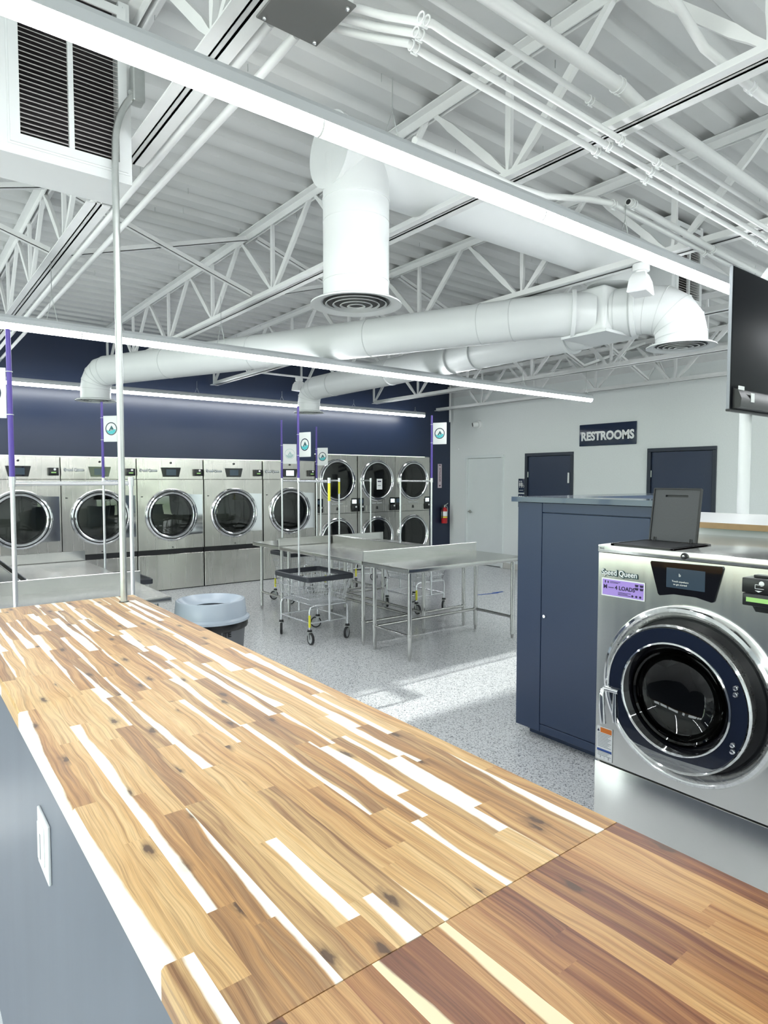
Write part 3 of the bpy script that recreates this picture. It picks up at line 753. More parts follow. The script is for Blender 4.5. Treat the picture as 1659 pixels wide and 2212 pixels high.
q = mb('white'); q.rbox(-.011, -.022, -.038, -.005, .030, .042, .002, 1); q.build('rocker', t)
q = mb('greyink'); q.box(-.0117, -.006, -.026, -.0108, -.001, .026); q.build('slot', t, smooth=False)

# ------------------------------------------------------------------ bulkhead, blue cabinet
b = mb('white'); b.box(3.42, -2.6, 0, 4.36, 1.80, 1.445); b.box(3.60, 1.80, 0, 4.36, 2.46, 1.445); struct(b.build('wall_partition', smooth=False))
t = thing('bulkhead_shelf', 'bright white laminate shelf with wood edge behind the washer', 'shelf', (3.37, -2.6, 1.445))
q = mb('cap'); q.box(.004, 0, .002, 1.03, 4.405, .03); q.box(.235, 4.405, .002, 1.03, 5.07, .03); q.build('shelf_board', t, smooth=False)
q = mb('woodedge'); q.box(0, 0, .0, .004, 4.405, .030); q.build('wood_edge', t, smooth=False)
for y in (1.42, .9, .4):
    q = mb('boxgrey'); q.cyl((3.416, y, 1.395), (3.420, y, 1.395), .006, n=14); tag(q.build('bulkhead_screw'), 'small dark screw in the bulkhead face, %s' % ('leftmost, beside the open lid' if y == 1.42 else 'middle one' if y == .9 else 'rightmost'), 'screw', 'screws along the bulkhead face')
t = thing('storage_cabinet', 'tall navy blue laminate cabinet with a small lock beside the washer', 'cabinet', (3.30, 1.82, 0))
q = mb('cab'); q.box(.02, 0, .06, .245, .985, 1.548); q.box(.245, .68, .06, 1.75, .985, 1.548); q.box(.08, .03, 0, .22, .93, .06); q.build('body', t, smooth=False)
q = mb('cabtop'); q.poly([(x, y, 1.551) for x, y in ((-.025, -.005), (.265, -.005), (.265, .67), (1.85, .67), (1.85, 1.022), (-.025, 1.022))], (0, 0, .032)); q.build('cabinet_top', t, smooth=False)
q = mb('cab'); q.rbox(0, .055, .115, .0185, .785, 1.484, .002, 1); q.rbox(0, .789, .06, .0185, .985, 1.548, .002, 1); q.rbox(0, .0, 1.488, .0185, .785, 1.548, .002, 1); q.rbox(0, 0, .06, .0185, .785, .111, .002, 1); d_ = q.build('door', t)
q = mb('chrome'); q.cyl((0, .755, .823), (-.012, .755, .823), .010, n=20); q.cyl((-.012, .755, .823), (-.014, .755, .823), .006, n=16); q.build('lock', d_)

# ------------------------------------------------------------------ front load washer
t = thing('washing_machine', 'stainless front load washer with open soap dispenser lid and purple loads sticker', 'washer', (2.5, 1.2625, 0))
WY = .3985
q = mb('steelw'); holed(q, (-.010, .837), .300, [(-WY, .436), (WY, .436), (WY, 1.374), (-WY, 1.374)], lambda u, v, d: (d, u, v), .002, .012)
q.box(.012, -WY, .436, .90, -WY + .01, 1.374); q.box(.012, WY - .01, .436, .90, WY, 1.374); q.box(.89, -WY + .01, .436, .90, WY - .01, 1.374); q.box(.012, -WY + .01, .436, .89, WY - .01, .446); q.box(.012, -WY + .01, 1.364, .89, WY - .01, 1.374); q.build('body', t, smooth=False)
q = mb('steelw'); q.rbox(-.004, -WY, .03, .90, WY, .430, .004, 2); q.build('lower_panel', t)
q = mb('black'); q.box(.03, -WY + .02, 0, .88, WY - .02, .03); q.build('base_foot', t, smooth=False)  # black block stands in for the shade under the machine
for z0, z1 in ((.428, .438), (1.372, 1.378)): q = mb('black'); q.box(.014, -WY + .012, z0, .885, WY - .012, z1); q.build('seam_gasket', t, smooth=False)  # black strips put the shade of the seams into colour
q = mb('steelw'); q.rbox(-.006, -WY, 1.3775, .90, WY, 1.410, .004, 2); q.build('top_panel', t)
ZC = .837; YC = -.010
q = mb('chrome'); q.lathe([(.356, .002), (.356, -.020), (.350, -.032), (.338, -.038), (.325, -.030), (.312, -.010), (.300, .004)], (0, YC, ZC), 'x', 72); q.build('door_bezel', t)
q = mb('black'); q.lathe([(.302, .002), (.30, -.004), (.29, -.004), (.21, -.004), (.21, .02)], (0, YC, ZC), 'x', 64); q.build('door_recess', t)
d_ = mb('steel').lathe([(.22, -.070), (.284, -.074), (.292, -.066), (.290, -.040), (.280, -.020), (.280, -.003)], (0, .004, ZC - .005), 'x', 72).build('door_ring', t)
q = mb('chrome'); q.lathe([(.281, -.0735), (.286, -.079), (.292, -.072), (.290, -.062)], (0, .004, ZC - .005), 'x', 72); q.lathe([(.212, -.076), (.217, -.083), (.223, -.080), (.224, -.070)], (0, .004, ZC - .005), 'x', 64); q.build('chrome_rim', d_)
# navy annulus laid over the steel door ring, cut off at the bottom
q = mb('cab'); n = 72; cut = -.205; vi = []; vo = []
for k in range(n):
    a = 2 * PI * k / n; ro = .280; ri = .222
    y_, z_ = ro * math.cos(a), ro * math.sin(a)
    if z_ < cut - .03 * (1 - (y_ / .28) ** 2): z_ = max(cut - .03 * (1 - (y_ / .28) ** 2), z_)
    yi, zi = ri * math.cos(a), ri * math.sin(a)
    if math.hypot(y_, z_) < ri + .004: y_, z_ = yi * 1.01, zi * 1.01
    vo.append(q.bm.verts.new((-.0765, .004 + y_, ZC - .005 + z_))); vi.append(q.bm.verts.new((-.0765, .004 + yi, ZC - .005 + zi)))
for k in range(n): q._f([vo[k], vo[(k + 1) % n], vi[(k + 1) % n], vi[k]])
M['navygloss'] = mat('navy_door_gloss', (.008, .013, .030), .14, coat=.6)
q.mats[0] = M['navygloss']; q.build('door_cover', d_)
q = mb('blackgloss'); q.lathe([(.213, -.078), (.200, -.062), (.188, -.035), (.186, .0)], (0, .004, ZC - .005), 'x', 64); q.build('door_liner', d_)
q = mb('glassdark'); q.lathe([(.190, -.050), (.178, -.010), (.150, .02), (.10, .045), (.05, .056), (.001, .060)], (0, .004, ZC - .005), 'x', 56); q.lathe([(.176, -.046), (.183, -.052), (.190, -.046)], (0, .004, ZC - .005), 'x', 56); q.build('glass_bowl', d_)
q = mb('drumdark'); q.lathe([(.235, .11), (.25, .13), (.25, .52), (.001, .52)], (0, YC, ZC), 'x', 56)
for k in range(3):
    a = 2 * PI * k / 3 + .5; m_ = Matrix.Translation((0, YC, ZC)) @ Matrix.Rotation(a, 4, 'X'); q.hexa([m_ @ Vector(p) for p in ((.13, .16, -.03), (.5, .16, -.01), (.5, .25, -.05), (.13, .25, -.06), (.13, .16, .03), (.5, .16, .01), (.5, .25, .05), (.13, .25, .06))])
q.build('drum', t)
q = mb('black'); q.lathe([(.19, .005), (.235, .02), (.24, .11)], (0, YC, ZC), 'x', 48); q.build('door_gasket', t)
for zz in (.926, .712):
    q = mb('chrome')
    for dz in (-.012, .012): q.lathe([(.001, -.088), (.007, -.087), (.010, -.082), (.010, -.074)], (0, 1.030 - 1.2625 + (0 if zz > .8 else .005), zz + dz), 'x', 16)
    q.build('hinge_bolts', d_)
q = mb('chrome'); q.cyl((-.085, .305, .800), (-.085, .235, .800), .010, n=16); q.rbox(-.088, .268, .790, -.072, .300, .812, .004, 2)
q.tube([(-.098, .300, .800), (-.108, .299, .780), (-.108, .296, .72), (-.105, .292, .655)], [.010, .013, .014, .013], 14); q.tube([(-.08, .255, .79), (-.085, .252, .70), (-.083, .250, .665)], [.007, .010, .010], 12); q.build('door_handle', d_)
# control panel
q = mb('blackgloss'); q.poly([(-.001, y - 1.2625, z) for y, z in ((1.407, 1.362), (1.122, 1.368), (1.118, 1.360), (1.150, 1.229), (1.158, 1.224), (1.22, 1.236), (1.31, 1.236), (1.368, 1.223), (1.376, 1.229), (1.412, 1.355))], (-.005, 0, 0)); cp = q.build('control_panel', t, smooth=False)
q = mb('screen'); q.box(-.0068, 1.185 - 1.2625, 1.262, -.0062, 1.341 - 1.2625, 1.342); q.build('touch_screen', cp, smooth=False)
FR = lambda y, z, x=-.0075: frame_mtx((x, y - 1.2625, z), (0, -1, 0), (0, 0, 1))
text('screen_text', 'Touch anywhere', .010, FR(1.283, 1.289), 'brushlight', cp); text('screen_text', 'to get started', .010, FR(1.283, 1.277), 'brushlight', cp); text('screen_icon', 'b', .018, FR(1.285, 1.315), 'brushlight', cp)
text('brand_lettering', 'Speed Queen', .034, FR(1.556, 1.288, -.001), 'logoink', t, bold=.0032, sx=.92); text('brand_lettering', 'Speed Queen', .034, FR(1.5575, 1.2895, -.0016), 'signwhite', t, bold=.0004, sx=.92)
q = mb('signwhite'); q.rbox(-.0012, 1.436 - 1.2625, 1.185, .0, 1.642 - 1.2625, 1.264, .0005, 1); sk = q.build('loads_sticker', t)
q = mb('lilac'); q.rbox(-.0018, 1.441 - 1.2625, 1.190, -.0010, 1.637 - 1.2625, 1.259, .0004, 1); q.build('sticker_field', sk)
text('sticker_text', 'M \u2014 4 LOADS', .024, FR(1.556, 1.226, -.0022), 'ink', sk, bold=.0006)
q = mb('ink')
for (a, c, z) in ((1.600, 1.550, 1.250), (1.600, 1.560, 1.245), (1.56, 1.50, 1.207), (1.56, 1.515, 1.202), (1.56, 1.50, 1.197)): q.box(-.0024, a - 1.2625, z, -.0018, c - 1.2625, z + .002)
q.build('sticker_small_print', sk, smooth=False); q = mb('ink')
for i in range(2):
    for j in range(2): q.rings([[Vector((x_, y_ - 1.2625, z_)) for y_, z_ in ((1.482 - .022 * i, 1.252 - .014 * j), (1.464 - .022 * i, 1.252 - .014 * j), (1.467 - .022 * i, 1.242 - .014 * j), (1.479 - .022 * i, 1.242 - .014 * j))] for x_ in (-.0024, -.0018)])
q.box(-.0024, 1.625 - 1.2625, 1.243, -.0018, 1.620 - 1.2625, 1.254); q.box(-.0024, 1.612 - 1.2625, 1.243, -.0018, 1.606 - 1.2625, 1.252)
for yy in (1.492, 1.474, 1.456): q.cyl((-.0024, yy - 1.2625, 1.200), (-.0018, yy - 1.2625, 1.200), .005, n=10)
q.build('sticker_marks', sk, smooth=False)
q = mb('signwhite'); q.box(-.0012, 1.574 - 1.2625, .443, .001, 1.652 - 1.2625, .592); ws = q.build('warning_sticker', t, smooth=False)
q = mb('orange'); q.box(-.0017, 1.578 - 1.2625, .566, -.0012, 1.634 - 1.2625, .588); q.build('orange_field', ws, smooth=False)
q = mb('lblue'); q.box(-.0017, 1.577 - 1.2625, .480, -.0012, 1.650 - 1.2625, .491); q.build('blue_field', ws, smooth=False)
q = mb('greyink')
for k in range(16):
    if 9 < k < 12: continue
    q.box(-.0017, (1.580 + .008 * (k % 3)) - 1.2625, .560 - k * .0066, -.0012, 1.647 - 1.2625, .5620 - k * .0066)
q.box(-.0017, 1.6125 - 1.2625, .445, -.0012, 1.6135 - 1.2625, .462); q.build('small_print', ws, smooth=False)
text('small_figures', '1', .014, FR(1.632, .454, -.0018), 'ink', ws); text('small_figures', '2', .014, FR(1.592, .454, -.0018), 'ink', ws)
q = mb('ink'); q.poly([(-.0012, 1.650 - 1.2625, .568), (-.0012, 1.638 - 1.2625, .568), (-.0012, 1.644 - 1.2625, .582)], (-.0006, 0, 0)); q.build('warning_triangle', ws, smooth=False)
text('unit_tag', 'M12', .013, FR(1.640, 1.394, -.0068), 'greyink', t)
q = mb('black'); q.lathe([(.001, -.018), (.009, -.018), (.0135, -.014), (.0135, -.005)], (0, 1.267 - 1.2625, 1.394), 'x', 24); kb = q.build('top_lock', t)
q = mb('chrome'); q.lathe([(.001, -.0195), (.005, -.019), (.0055, -.0175)], (0, 1.267 - 1.2625, 1.394), 'x', 16); q.build('lock_core', kb)
q = mb('black'); q.rbox(-.055, .83 - 1.2625 + .04, 1.290, .0, 1.030 - 1.2625, 1.344, .004, 2); q.rbox(-.068, .83 - 1.2625 + .04, 1.246, .0, 1.022 - 1.2625, 1.290, .004, 2); q.rbox(-.02, .83 - 1.2625 + .04, 1.344, 0, 1.005 - 1.2625, 1.353, .002, 1)
q.hexa([Vector(p) for p in ((0, -.39, 1.215), (0, -.26, 1.215), (-.002, -.26, 1.25), (-.002, -.39, 1.25), (0, -.39, 1.25), (0, -.24, 1.25), (-.06, -.24, 1.25), (-.06, -.39, 1.25))]); rd = q.build('card_reader', t)
q = mb('lcd'); q.box(-.0688, 1.008 - 1.2625, 1.261, -.0678, .92 - 1.2625, 1.277); q.build('reader_display', rd, smooth=False)
q = mb('signwhite'); q.box(-.0558, .985 - 1.2625, 1.308, -.0548, .955 - 1.2625, 1.3095); q.box(-.0558, .985 - 1.2625, 1.322, -.0548, .955 - 1.2625, 1.3235); q.box(-.0558, .985 - 1.2625, 1.308, -.0548, .9835 - 1.2625, 1.3235); q.cyl((-.0558, .963 - 1.2625, 1.328), (-.0548, .963 - 1.2625, 1.328), .009, n=14); q.poly([(-.0548, .985 - 1.2625, 1.302), (-.0548, .96 - 1.2625, 1.302), (-.0548, .9725 - 1.2625, 1.296)], (-.001, 0, 0)); q.build('card_symbol', rd, smooth=False)
# soap dispenser with open lid
q = mb('black'); 
for (a, c, e, f) in ((.008, .06, .33, .345), (.285, .06, .30, .345), (.008, .06, .30, .075), (.008, .325, .30, .345)): q.rbox(a, c, 1.408, e if e > a else a + .01, f, 1.418, .002, 1)
q.box(.02, .07, 1.4102, .29, .335, 1.4115); q.rbox(.15, .06, 1.408, .16, .345, 1.416, .002, 1); ds = q.build('soap_dispenser', t)
q = mb('signwhite'); q.box(.10, .11, 1.4116, .148, .20, 1.4125); q.build('dispenser_label', ds, smooth=False)
lid = mb('dgrey'); m_ = Matrix.Translation((.290, .0, 1.418)) @ Matrix.Rotation(math.radians(9), 4, 'Y')
y0_, y1_ = 1.368 - 1.2625, 1.583 - 1.2625; h = .240
lid.box(-.004, y0_, .002, .004, y1_, h - .038, m_); lid.box(-.004, y0_, h - .028, .004, y1_, h, m_); lid.box(-.004, y0_, h - .038, .004, y0_ + .055, h - .028, m_); lid.box(-.004, y1_ - .055, h - .038, .004, y1_, h - .028, m_)
l_ = lid.build('dispenser_lid', ds, smooth=False)
q = mb('black'); q.box(.005, y0_ + .04, h - .045, .008, y1_ - .04, h - .02, m_)
for (a, c, e, f) in ((y0_ - .003, y0_ + .003, .0, h), (y1_ - .003, y1_ + .003, .0, h), (y0_, y1_, h - .003, h + .003)): q.box(-.009, a, e, .006, c, f, m_)
for yy in (y0_ + .02, y0_ + .028, y1_ - .02, y1_ - .028): q.box(-.008, yy - .002, -.004, .004, yy + .002, .016, m_)
q.build('lid_rim', l_, smooth=False)

# ------------------------------------------------------------------ dryers
def reader(q, x, z, w=.128, h=.105, d=.05):
    q.rbox(x - w / 2, -d, z - h / 2, x + w / 2, 0, z + h / 2, .006, 2)
def make_dryer():
    t = thing('tumble_dryer', '', 'dryer', (0, 0, 0)); W_ = 1.0085
    h = W_ / 2
    q = mb('steelv'); a_ = h - .002; holed(q, (0, 1.150), .330, [(-a_, .630), (a_, .630), (a_, 1.685), (-a_, 1.685)], lambda u, v, d: (u, d, v), .0, .01)
    q.box(-a_, .01, .63, -a_ + .01, 1.05, 1.685); q.box(a_ - .01, .01, .63, a_, 1.05, 1.685); q.box(-a_ + .01, 1.04, .63, a_ - .01, 1.05, 1.685); q.build('body', t, smooth=False)
    q = mb('steelv'); q.rbox(-h + .002, .004, 1.690, h - .002, 1.05, 2.0, .004, 1); q.build('control_fascia', t)
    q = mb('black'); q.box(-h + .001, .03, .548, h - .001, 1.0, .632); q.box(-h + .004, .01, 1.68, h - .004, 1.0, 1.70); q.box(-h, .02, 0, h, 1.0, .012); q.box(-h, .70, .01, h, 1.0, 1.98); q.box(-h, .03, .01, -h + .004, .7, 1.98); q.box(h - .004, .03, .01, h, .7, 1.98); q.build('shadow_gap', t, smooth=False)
    q = mb('steelv'); q.rbox(-h + .003, .010, .012, h - .003, 1.02, .550, .003, 1); q.build('plinth_panel', t)
    q = mb('blackgloss'); q.poly([(x, 0.001, z) for x, z in ((-.150, 1.868), (.150, 1.868), (.118, 1.728), (-.118, 1.728))], (0, -.010, 0)); cp = q.build('control_panel', t, smooth=False)
    q = mb('screen'); q.box(-.075, -.0105, 1.752, .075, -.0095, 1.842); q.build('touch_screen', cp, smooth=False)
    q = mb('black'); reader(q, .415, 1.795); rd = q.build('card_reader', t)
    q = mb('lcd'); q.box(.385, -.052, 1.775, .445, -.0505, 1.790); q.build('reader_display', rd, smooth=False)
    q = mb('signwhite'); q.cyl((.43, -.051, 1.825), (.43, -.053, 1.825), .016, n=12); q.build('card_symbol', rd)
    q = mb('black'); q.cyl((0, .002, 1.938), (0, -.010, 1.938), .015, n=18); q.build('lock', t)
    q = mb('black'); q.box(-.455, -.002, 1.425, -.425, .001, 1.437); q.box(.0, -.006, .652, .018, .001, .664); q.build('vent_slot', t, smooth=False)
    text('brand_lettering', 'Speed Queen', .054, frame_mtx((-.335, -.003, 1.823), (1, 0, 0), (0, 0, 1)), 'logoink', t, bold=.0045, sx=.86)
    text('brand_lettering', 'Speed Queen', .054, frame_mtx((-.337, -.005, 1.8255), (1, 0, 0), (0, 0, 1)), 'signwhite', t, bold=.0005, sx=.86)
    c = (.0, 0, 1.150)
    # door plate with the flat hinge flange on the right
    q = mb('chrome'); pts = [( .36 * math.cos(a), .36 * math.sin(a)) for a in [math.radians(v) for v in range(62, 300, 6)]]
    pts += [(.18, -.335), (.30, -.31), (.482, -.305), (.482, .305), (.30, .31), (.18, .345)]
    holed(q, (0, 0), .34, pts, lambda u, v, d: (u, d, c[2] + v), -.014, -.004); dr = q.build('door', t, smooth=False)
    q = mb('chrome'); q.lathe([(.398, -.003), (.400, -.020), (.388, -.036), (.372, -.040), (.362, -.030)], c, 'y', 64); q.lathe([(.356, -.030), (.350, -.042), (.334, -.046), (.322, -.036), (.318, -.014)], c, 'y', 64); q.build('door_ring', dr)
    q = mb('black'); q.lathe([(.372, -.034), (.344, -.034)], c, 'y', 64); q.lathe([(.330, -.028), (.300, -.016), (.296, .05)], c, 'y', 64); q.build('door_seal', dr)
    q = mb('glass'); q.lathe([(.312, -.022), (.20, -.030), (.001, -.034)], c, 'y', 48); q.build('door_glass', dr)
    q = mb('darksteel'); q.lathe([(.300, -.0145), (.302, .02), (.40, .03), (.40, .60), (.001, .60)], c, 'y', 56)
    for k in range(3):
        a = 2 * PI * k / 3 + .9; m_ = Matrix.Translation(c) @ Matrix.Rotation(a, 4, 'Y'); q.box(-.015, .05, .30, .015, .6, .40, m_)
    q.build('drum', dr)
    return t
dry = make_dryer()
DL = ['stainless dryer cut by the left photo edge with purple pole across it', 'stainless dryer behind the galvanised pole, second from the left', 'stainless single dryer in the middle of the row, right of the pole', 'stainless dryer with streaky golden reflections, right neighbour of the middle one', 'last single stainless dryer with bright lit screen beside the stacked dryers']
DX = [1.376, 2.392, 3.409, 4.431, 5.456]
for i, x in enumerate(DX):
    o = dry if i == 0 else dup(dry)
    o.location = (x, 9.67, 0); o['label'] = DL[i]; o['group'] = 'single stainless dryers along the navy wall'
    if i == 4:
        for c in o.children_recursive:
            if c.name.startswith('touch_screen'):
                c.data = c.data.copy(); c.data.materials.clear(); c.data.materials.append(M['screenon'])
def make_stack():
    t = thing('stacked_dryer', '', 'dryer', (0, 0, 0)); W_ = .886; h = W_ / 2
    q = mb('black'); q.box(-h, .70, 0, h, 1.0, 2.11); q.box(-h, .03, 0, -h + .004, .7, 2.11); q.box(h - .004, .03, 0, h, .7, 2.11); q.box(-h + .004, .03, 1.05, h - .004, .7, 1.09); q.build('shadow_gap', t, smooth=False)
    a_ = h - .002
    for nm, z0, z1, zc in (('lower_body', .02, 1.066, .605), ('upper_body', 1.074, 2.132, 1.668)):
        q = mb('steelv'); holed(q, (.005, zc), .33, [(-a_, z0), (a_, z0), (a_, z1), (-a_, z1)], lambda u, v, d: (u, d, v), .0, .01)
        q.box(-a_, .01, z0, -a_ + .01, 1.05, z1); q.box(a_ - .01, .01, z0, a_, 1.05, z1); q.box(-a_ + .01, 1.04, z0, a_ - .01, 1.05, z1); q.box(-a_ + .01, .01, z1 - .01, a_ - .01, 1.04, z1); q.build(nm, t, smooth=False)
    for zc, nm in ((1.668, 'upper_door'), (.605, 'lower_door')):
        c = (.005, 0, zc)
        q = mb('steelv'); holed(q, (.005, 0), .34, [(-.375 , 0), (-.26, .27), (-.02, .376), (.438, .355), (.438, -.36), (-.02, -.380), (-.26, -.27)][::-1], lambda u, v, d: (u, d, zc + v), -.009, -.001); dr = q.build(nm, t, smooth=False)
        q = mb('chrome'); q.lathe([(.385, -.003), (.388, -.022), (.374, -.036), (.362, -.030)], c, 'y', 64); q.lathe([(.356, -.030), (.349, -.042), (.334, -.044), (.326, -.034), (.322, -.014)], c, 'y', 64); q.build('door_ring', dr)
        q = mb('black'); q.lathe([(.364, -.032), (.350, -.032)], c, 'y', 64); q.lathe([(.332, -.026), (.306, -.016), (.300, .05)], c, 'y', 64); q.build('door_seal', dr)
        q = mb('glass'); q.lathe([(.316, -.022), (.20, -.032), (.001, -.036)], c, 'y', 48); q.build('door_glass', dr)
        q = mb('darksteel'); q.lathe([(.305, -.0145), (.306, .02), (.38, .03), (.38, .60), (.001, .60)], c, 'y', 56); q.build('drum', dr)
    for sx, nm in ((-1, 'left'), (1, 'right')):
        q = mb('blackgloss'); q.rbox(sx * .375 - .072, -.012, 1.095, sx * .375 + .068, .002, 1.345, .003, 1); cp = q.build('control_panel', t)
        q = mb('screen' if sx < 0 else 'screenon'); q.box(sx * .375 - .050, -.0135, 1.245, sx * .375 + .046, -.012, 1.318); q.build('touch_screen', cp, smooth=False)
        q = mb('black'); reader(q, sx * .375 - .002, 1.155, .115, .10, .045); rd = q.build('card_reader', t)
        q = mb('signwhite'); q.cyl((sx * .375 + .015, -.045, 1.185), (sx * .375 + .015, -.048, 1.185), .017, n=12); q.build('card_symbol', rd)
    q = mb('steelv'); q.rbox(-.245, -.006, 1.085, .245, .004, 1.205, .003, 1); q.build('lint_panel', t)
    q = mb('black'); q.poly([(-.020, -.006, 1.13), (.020, -.006, 1.13), (.009, -.006, 1.185), (-.009, -.006, 1.185)], (0, -.012, 0)); q.build('lint_handle', t, smooth=False)
    text('brand_lettering', 'Speed Queen', .045, frame_mtx((0, -.003, 1.247), (1, 0, 0), (0, 0, 1)), 'greyink', t, bold=.002); text('brand_lettering', 'Speed Queen', .045, frame_mtx((0, -.005, 1.249), (1, 0, 0), (0, 0, 1)), 'signwhite', t, bold=.0003)
    return t
st = make_stack()
SL = ['stacked stainless dryers directly right of the single ones', 'stacked stainless dryers with a white paper notice on the upper door, middle stack', 'stacked stainless dryers at the right end of the row']
for i, x in enumerate((6.424, 7.326, 8.216)):
    o = st if i == 0 else dup(st)
    o.location = (x, 9.67, 0); o['label'] = SL[i]; o['group'] = 'stacked double dryers'
b = mb('signwhite'); b.box(7.285, 9.617, 1.50, 7.415, 9.620, 1.70); pn = b.build('paper_notice', smooth=False); tag(pn, 'white paper notice taped to the glass of the middle stacked dryer', 'notice')
b = mb('ink'); b.box(7.305, 9.616, 1.64, 7.39, 9.6165, 1.662); b.box(7.31, 9.616, 1.57, 7.38, 9.6165, 1.578); b.build('print', pn, smooth=False)

# ------------------------------------------------------------------ fire extinguisher and its sign
t = thing('fire_extinguisher', 'red fire extinguisher hanging on the navy wall by the corner', 'fire extinguisher', (9.02, 9.61, .79))
q = mb('red'); q.lathe([(.001, 0), (.055, 0), (.062, .012), (.062, .25), (.055, .29), (.035, .315), (.02, .33), (.001, .33)], (0, 0, 0), 'z', 28); q.build('cylinder', t)
q = mb('signwhite'); q.lathe([(.0628, .15), (.0628, .245)], (0, 0, 0), 'z', 28); q.build('label_band', t)
q = mb('yellow'); q.lathe([(.0628, .115), (.0628, .140)], (0, 0, 0), 'z', 28); q.build('yellow_band', t)
q = mb('zinc'); q.cyl((0, 0, .33), (0, 0, .365), .018, n=14); q.tube([(-.02, 0, .36), (.04, -.01, .385), (.085, -.015, .41)], .008, 8); q.tube([(0, 0, .36), (.05, -.01, .355), (.075, -.01, .31), (.078, -.01, .24)], .007, 8); q.build('valve_and_lever', t)
q = mb('rubber'); q.tube([(-.02, -.01, .355), (-.06, -.02, .37), (-.078, -.02, .30), (-.072, -.015, .10)], .010, 10); q.build('hose', t)
q = mb('black'); q.box(-.02, .05, .1, .02, .078, .32); q.build('bracket', t, smooth=False)
t = thing('extinguisher_sign', 'narrow vertical pink sign with arrow above the fire extinguisher', 'sign', (8.955, YW - .003, 1.515))
q = mb('pink'); q.rbox(-.055, -.003, 0, .055, 0, .49, .002, 1); q.build('plate', t)
text('sign_lettering', 'EXTINGUISHER', .052, frame_mtx((0, -.004, .27), (0, 0, -1), (1, 0, 0)), 'magenta', t, bold=.001, sx=.80)
text('sign_lettering', 'FIRE', .032, frame_mtx((0, -.004, .46), (1, 0, 0), (0, 0, 1)), 'magenta', t, bold=.001)
q = mb('magenta'); q.poly([(-.03, -.004, .06), (.03, -.004, .06), (0, -.004, .02)], (0, -.001, 0)); q.build('arrow', t, smooth=False)

# ------------------------------------------------------------------ things on the pale wall
t = thing('restroom_sign', 'navy sign with white RESTROOMS lettering above the doors', 'sign', (XW - .004, 6.022, 2.424))
q = mb('signnavy'); q.rbox(-.018, -.520, -.179, 0, .520, .179, .016, 3); q.build('sign_plate', t)
text('sign_lettering', 'RESTROOMS', .190, frame_mtx((-.0195, 0, -.025), (0, -1, 0), (0, 0, 1)), 'signwhite', t, bold=.0085, sx=.90)
t = thing('dome_camera', 'white dome security camera high on the pale wall', 'camera', (XW, 8.875, 2.77))
q = mb('white'); q.lathe([(.085, 0), (.085, -.035), (.07, -.05), (.001, -.05)], (0, 0, 0), 'x', 32); q.build('mount', t)
q = mb('white'); q.cyl((-.04, 0, 0), (-.13, .05, -.01), .055, .050, n=24); q.build('camera_body', t)
q = mb('black'); q.cyl((-.131, .0505, -.0101), (-.136, .054, -.011), .036, n=20); q.build('lens', t)
q = mb('white'); q.lathe([(.001, -.02), (.016, -.018), (.022, 0)], (XW, 9.45, 2.31), 'x', 16); tag(q.build('wall_sensor'), 'tiny round white button on the pale wall near the corner', 'sensor')
def ada(label, y0, y1, z0, z1):
    t = thing('accessibility_sign', label, 'sign', (XW - .001, (y0 + y1) / 2, (z0 + z1) / 2), 0, 'small restroom pictogram signs')
    w, h = (y1 - y0) / 2, (z1 - z0) / 2
    q = mb('signnavy'); q.rbox(-.006, -w, -h, 0, w, h, .003, 2); q.build('sign_plate', t)
    q = mb('signwhite')
    for yy in (.035, -.005): 
        q.cyl((-.0068, yy, h * .62), (-.006, yy, h * .62), .012, n=12); q.poly([(-.006, yy - .012, h * .45), (-.006, yy + .012, h * .45), (-.006, yy + .014, -h * .05), (-.006, yy - .014, -h * .05)], (-.001, 0, 0)); q.box(-.007, yy - .005, -h * .3, -.006, yy + .005, 0)
    q.lathe([(.018, -.0068), (.023, -.0068)], (0, -.045, -.01), 'x', 16); q.box(-.007, -.040, -.01, -.006, -.035, .05)
    q.build('pictograms', t, smooth=False)
    text('sign_lettering', 'RESTROOM', .018, frame_mtx((-.0068, 0, -h * .66), (0, -1, 0), (0, 0, 1)), 'signwhite', t)
ada('upper small navy restroom pictogram sign left of the first navy door', 7.72, 7.86, 1.448, 1.705)
ada('lower small navy restroom pictogram sign partly behind the cabinet top', 7.72, 7.86, 1.18, 1.425)
q = mb('boxgrey'); q.rbox(XW - .03, 7.735, 1.03, XW - .001, 7.80, 1.14, .003, 1); tag(q.build('wall_switch'), 'small dark wall switch peeking past the cabinet edge', 'switch')
# pale wall pipe in the corner
q = mb('steelpaint'); q.cyl((9.15, 9.60, 2.86), (9.15, 9.60, 3.6), .018, n=12); tag(q.build('corner_pipe'), 'thin white pipe ending high in the room corner', 'pipe')

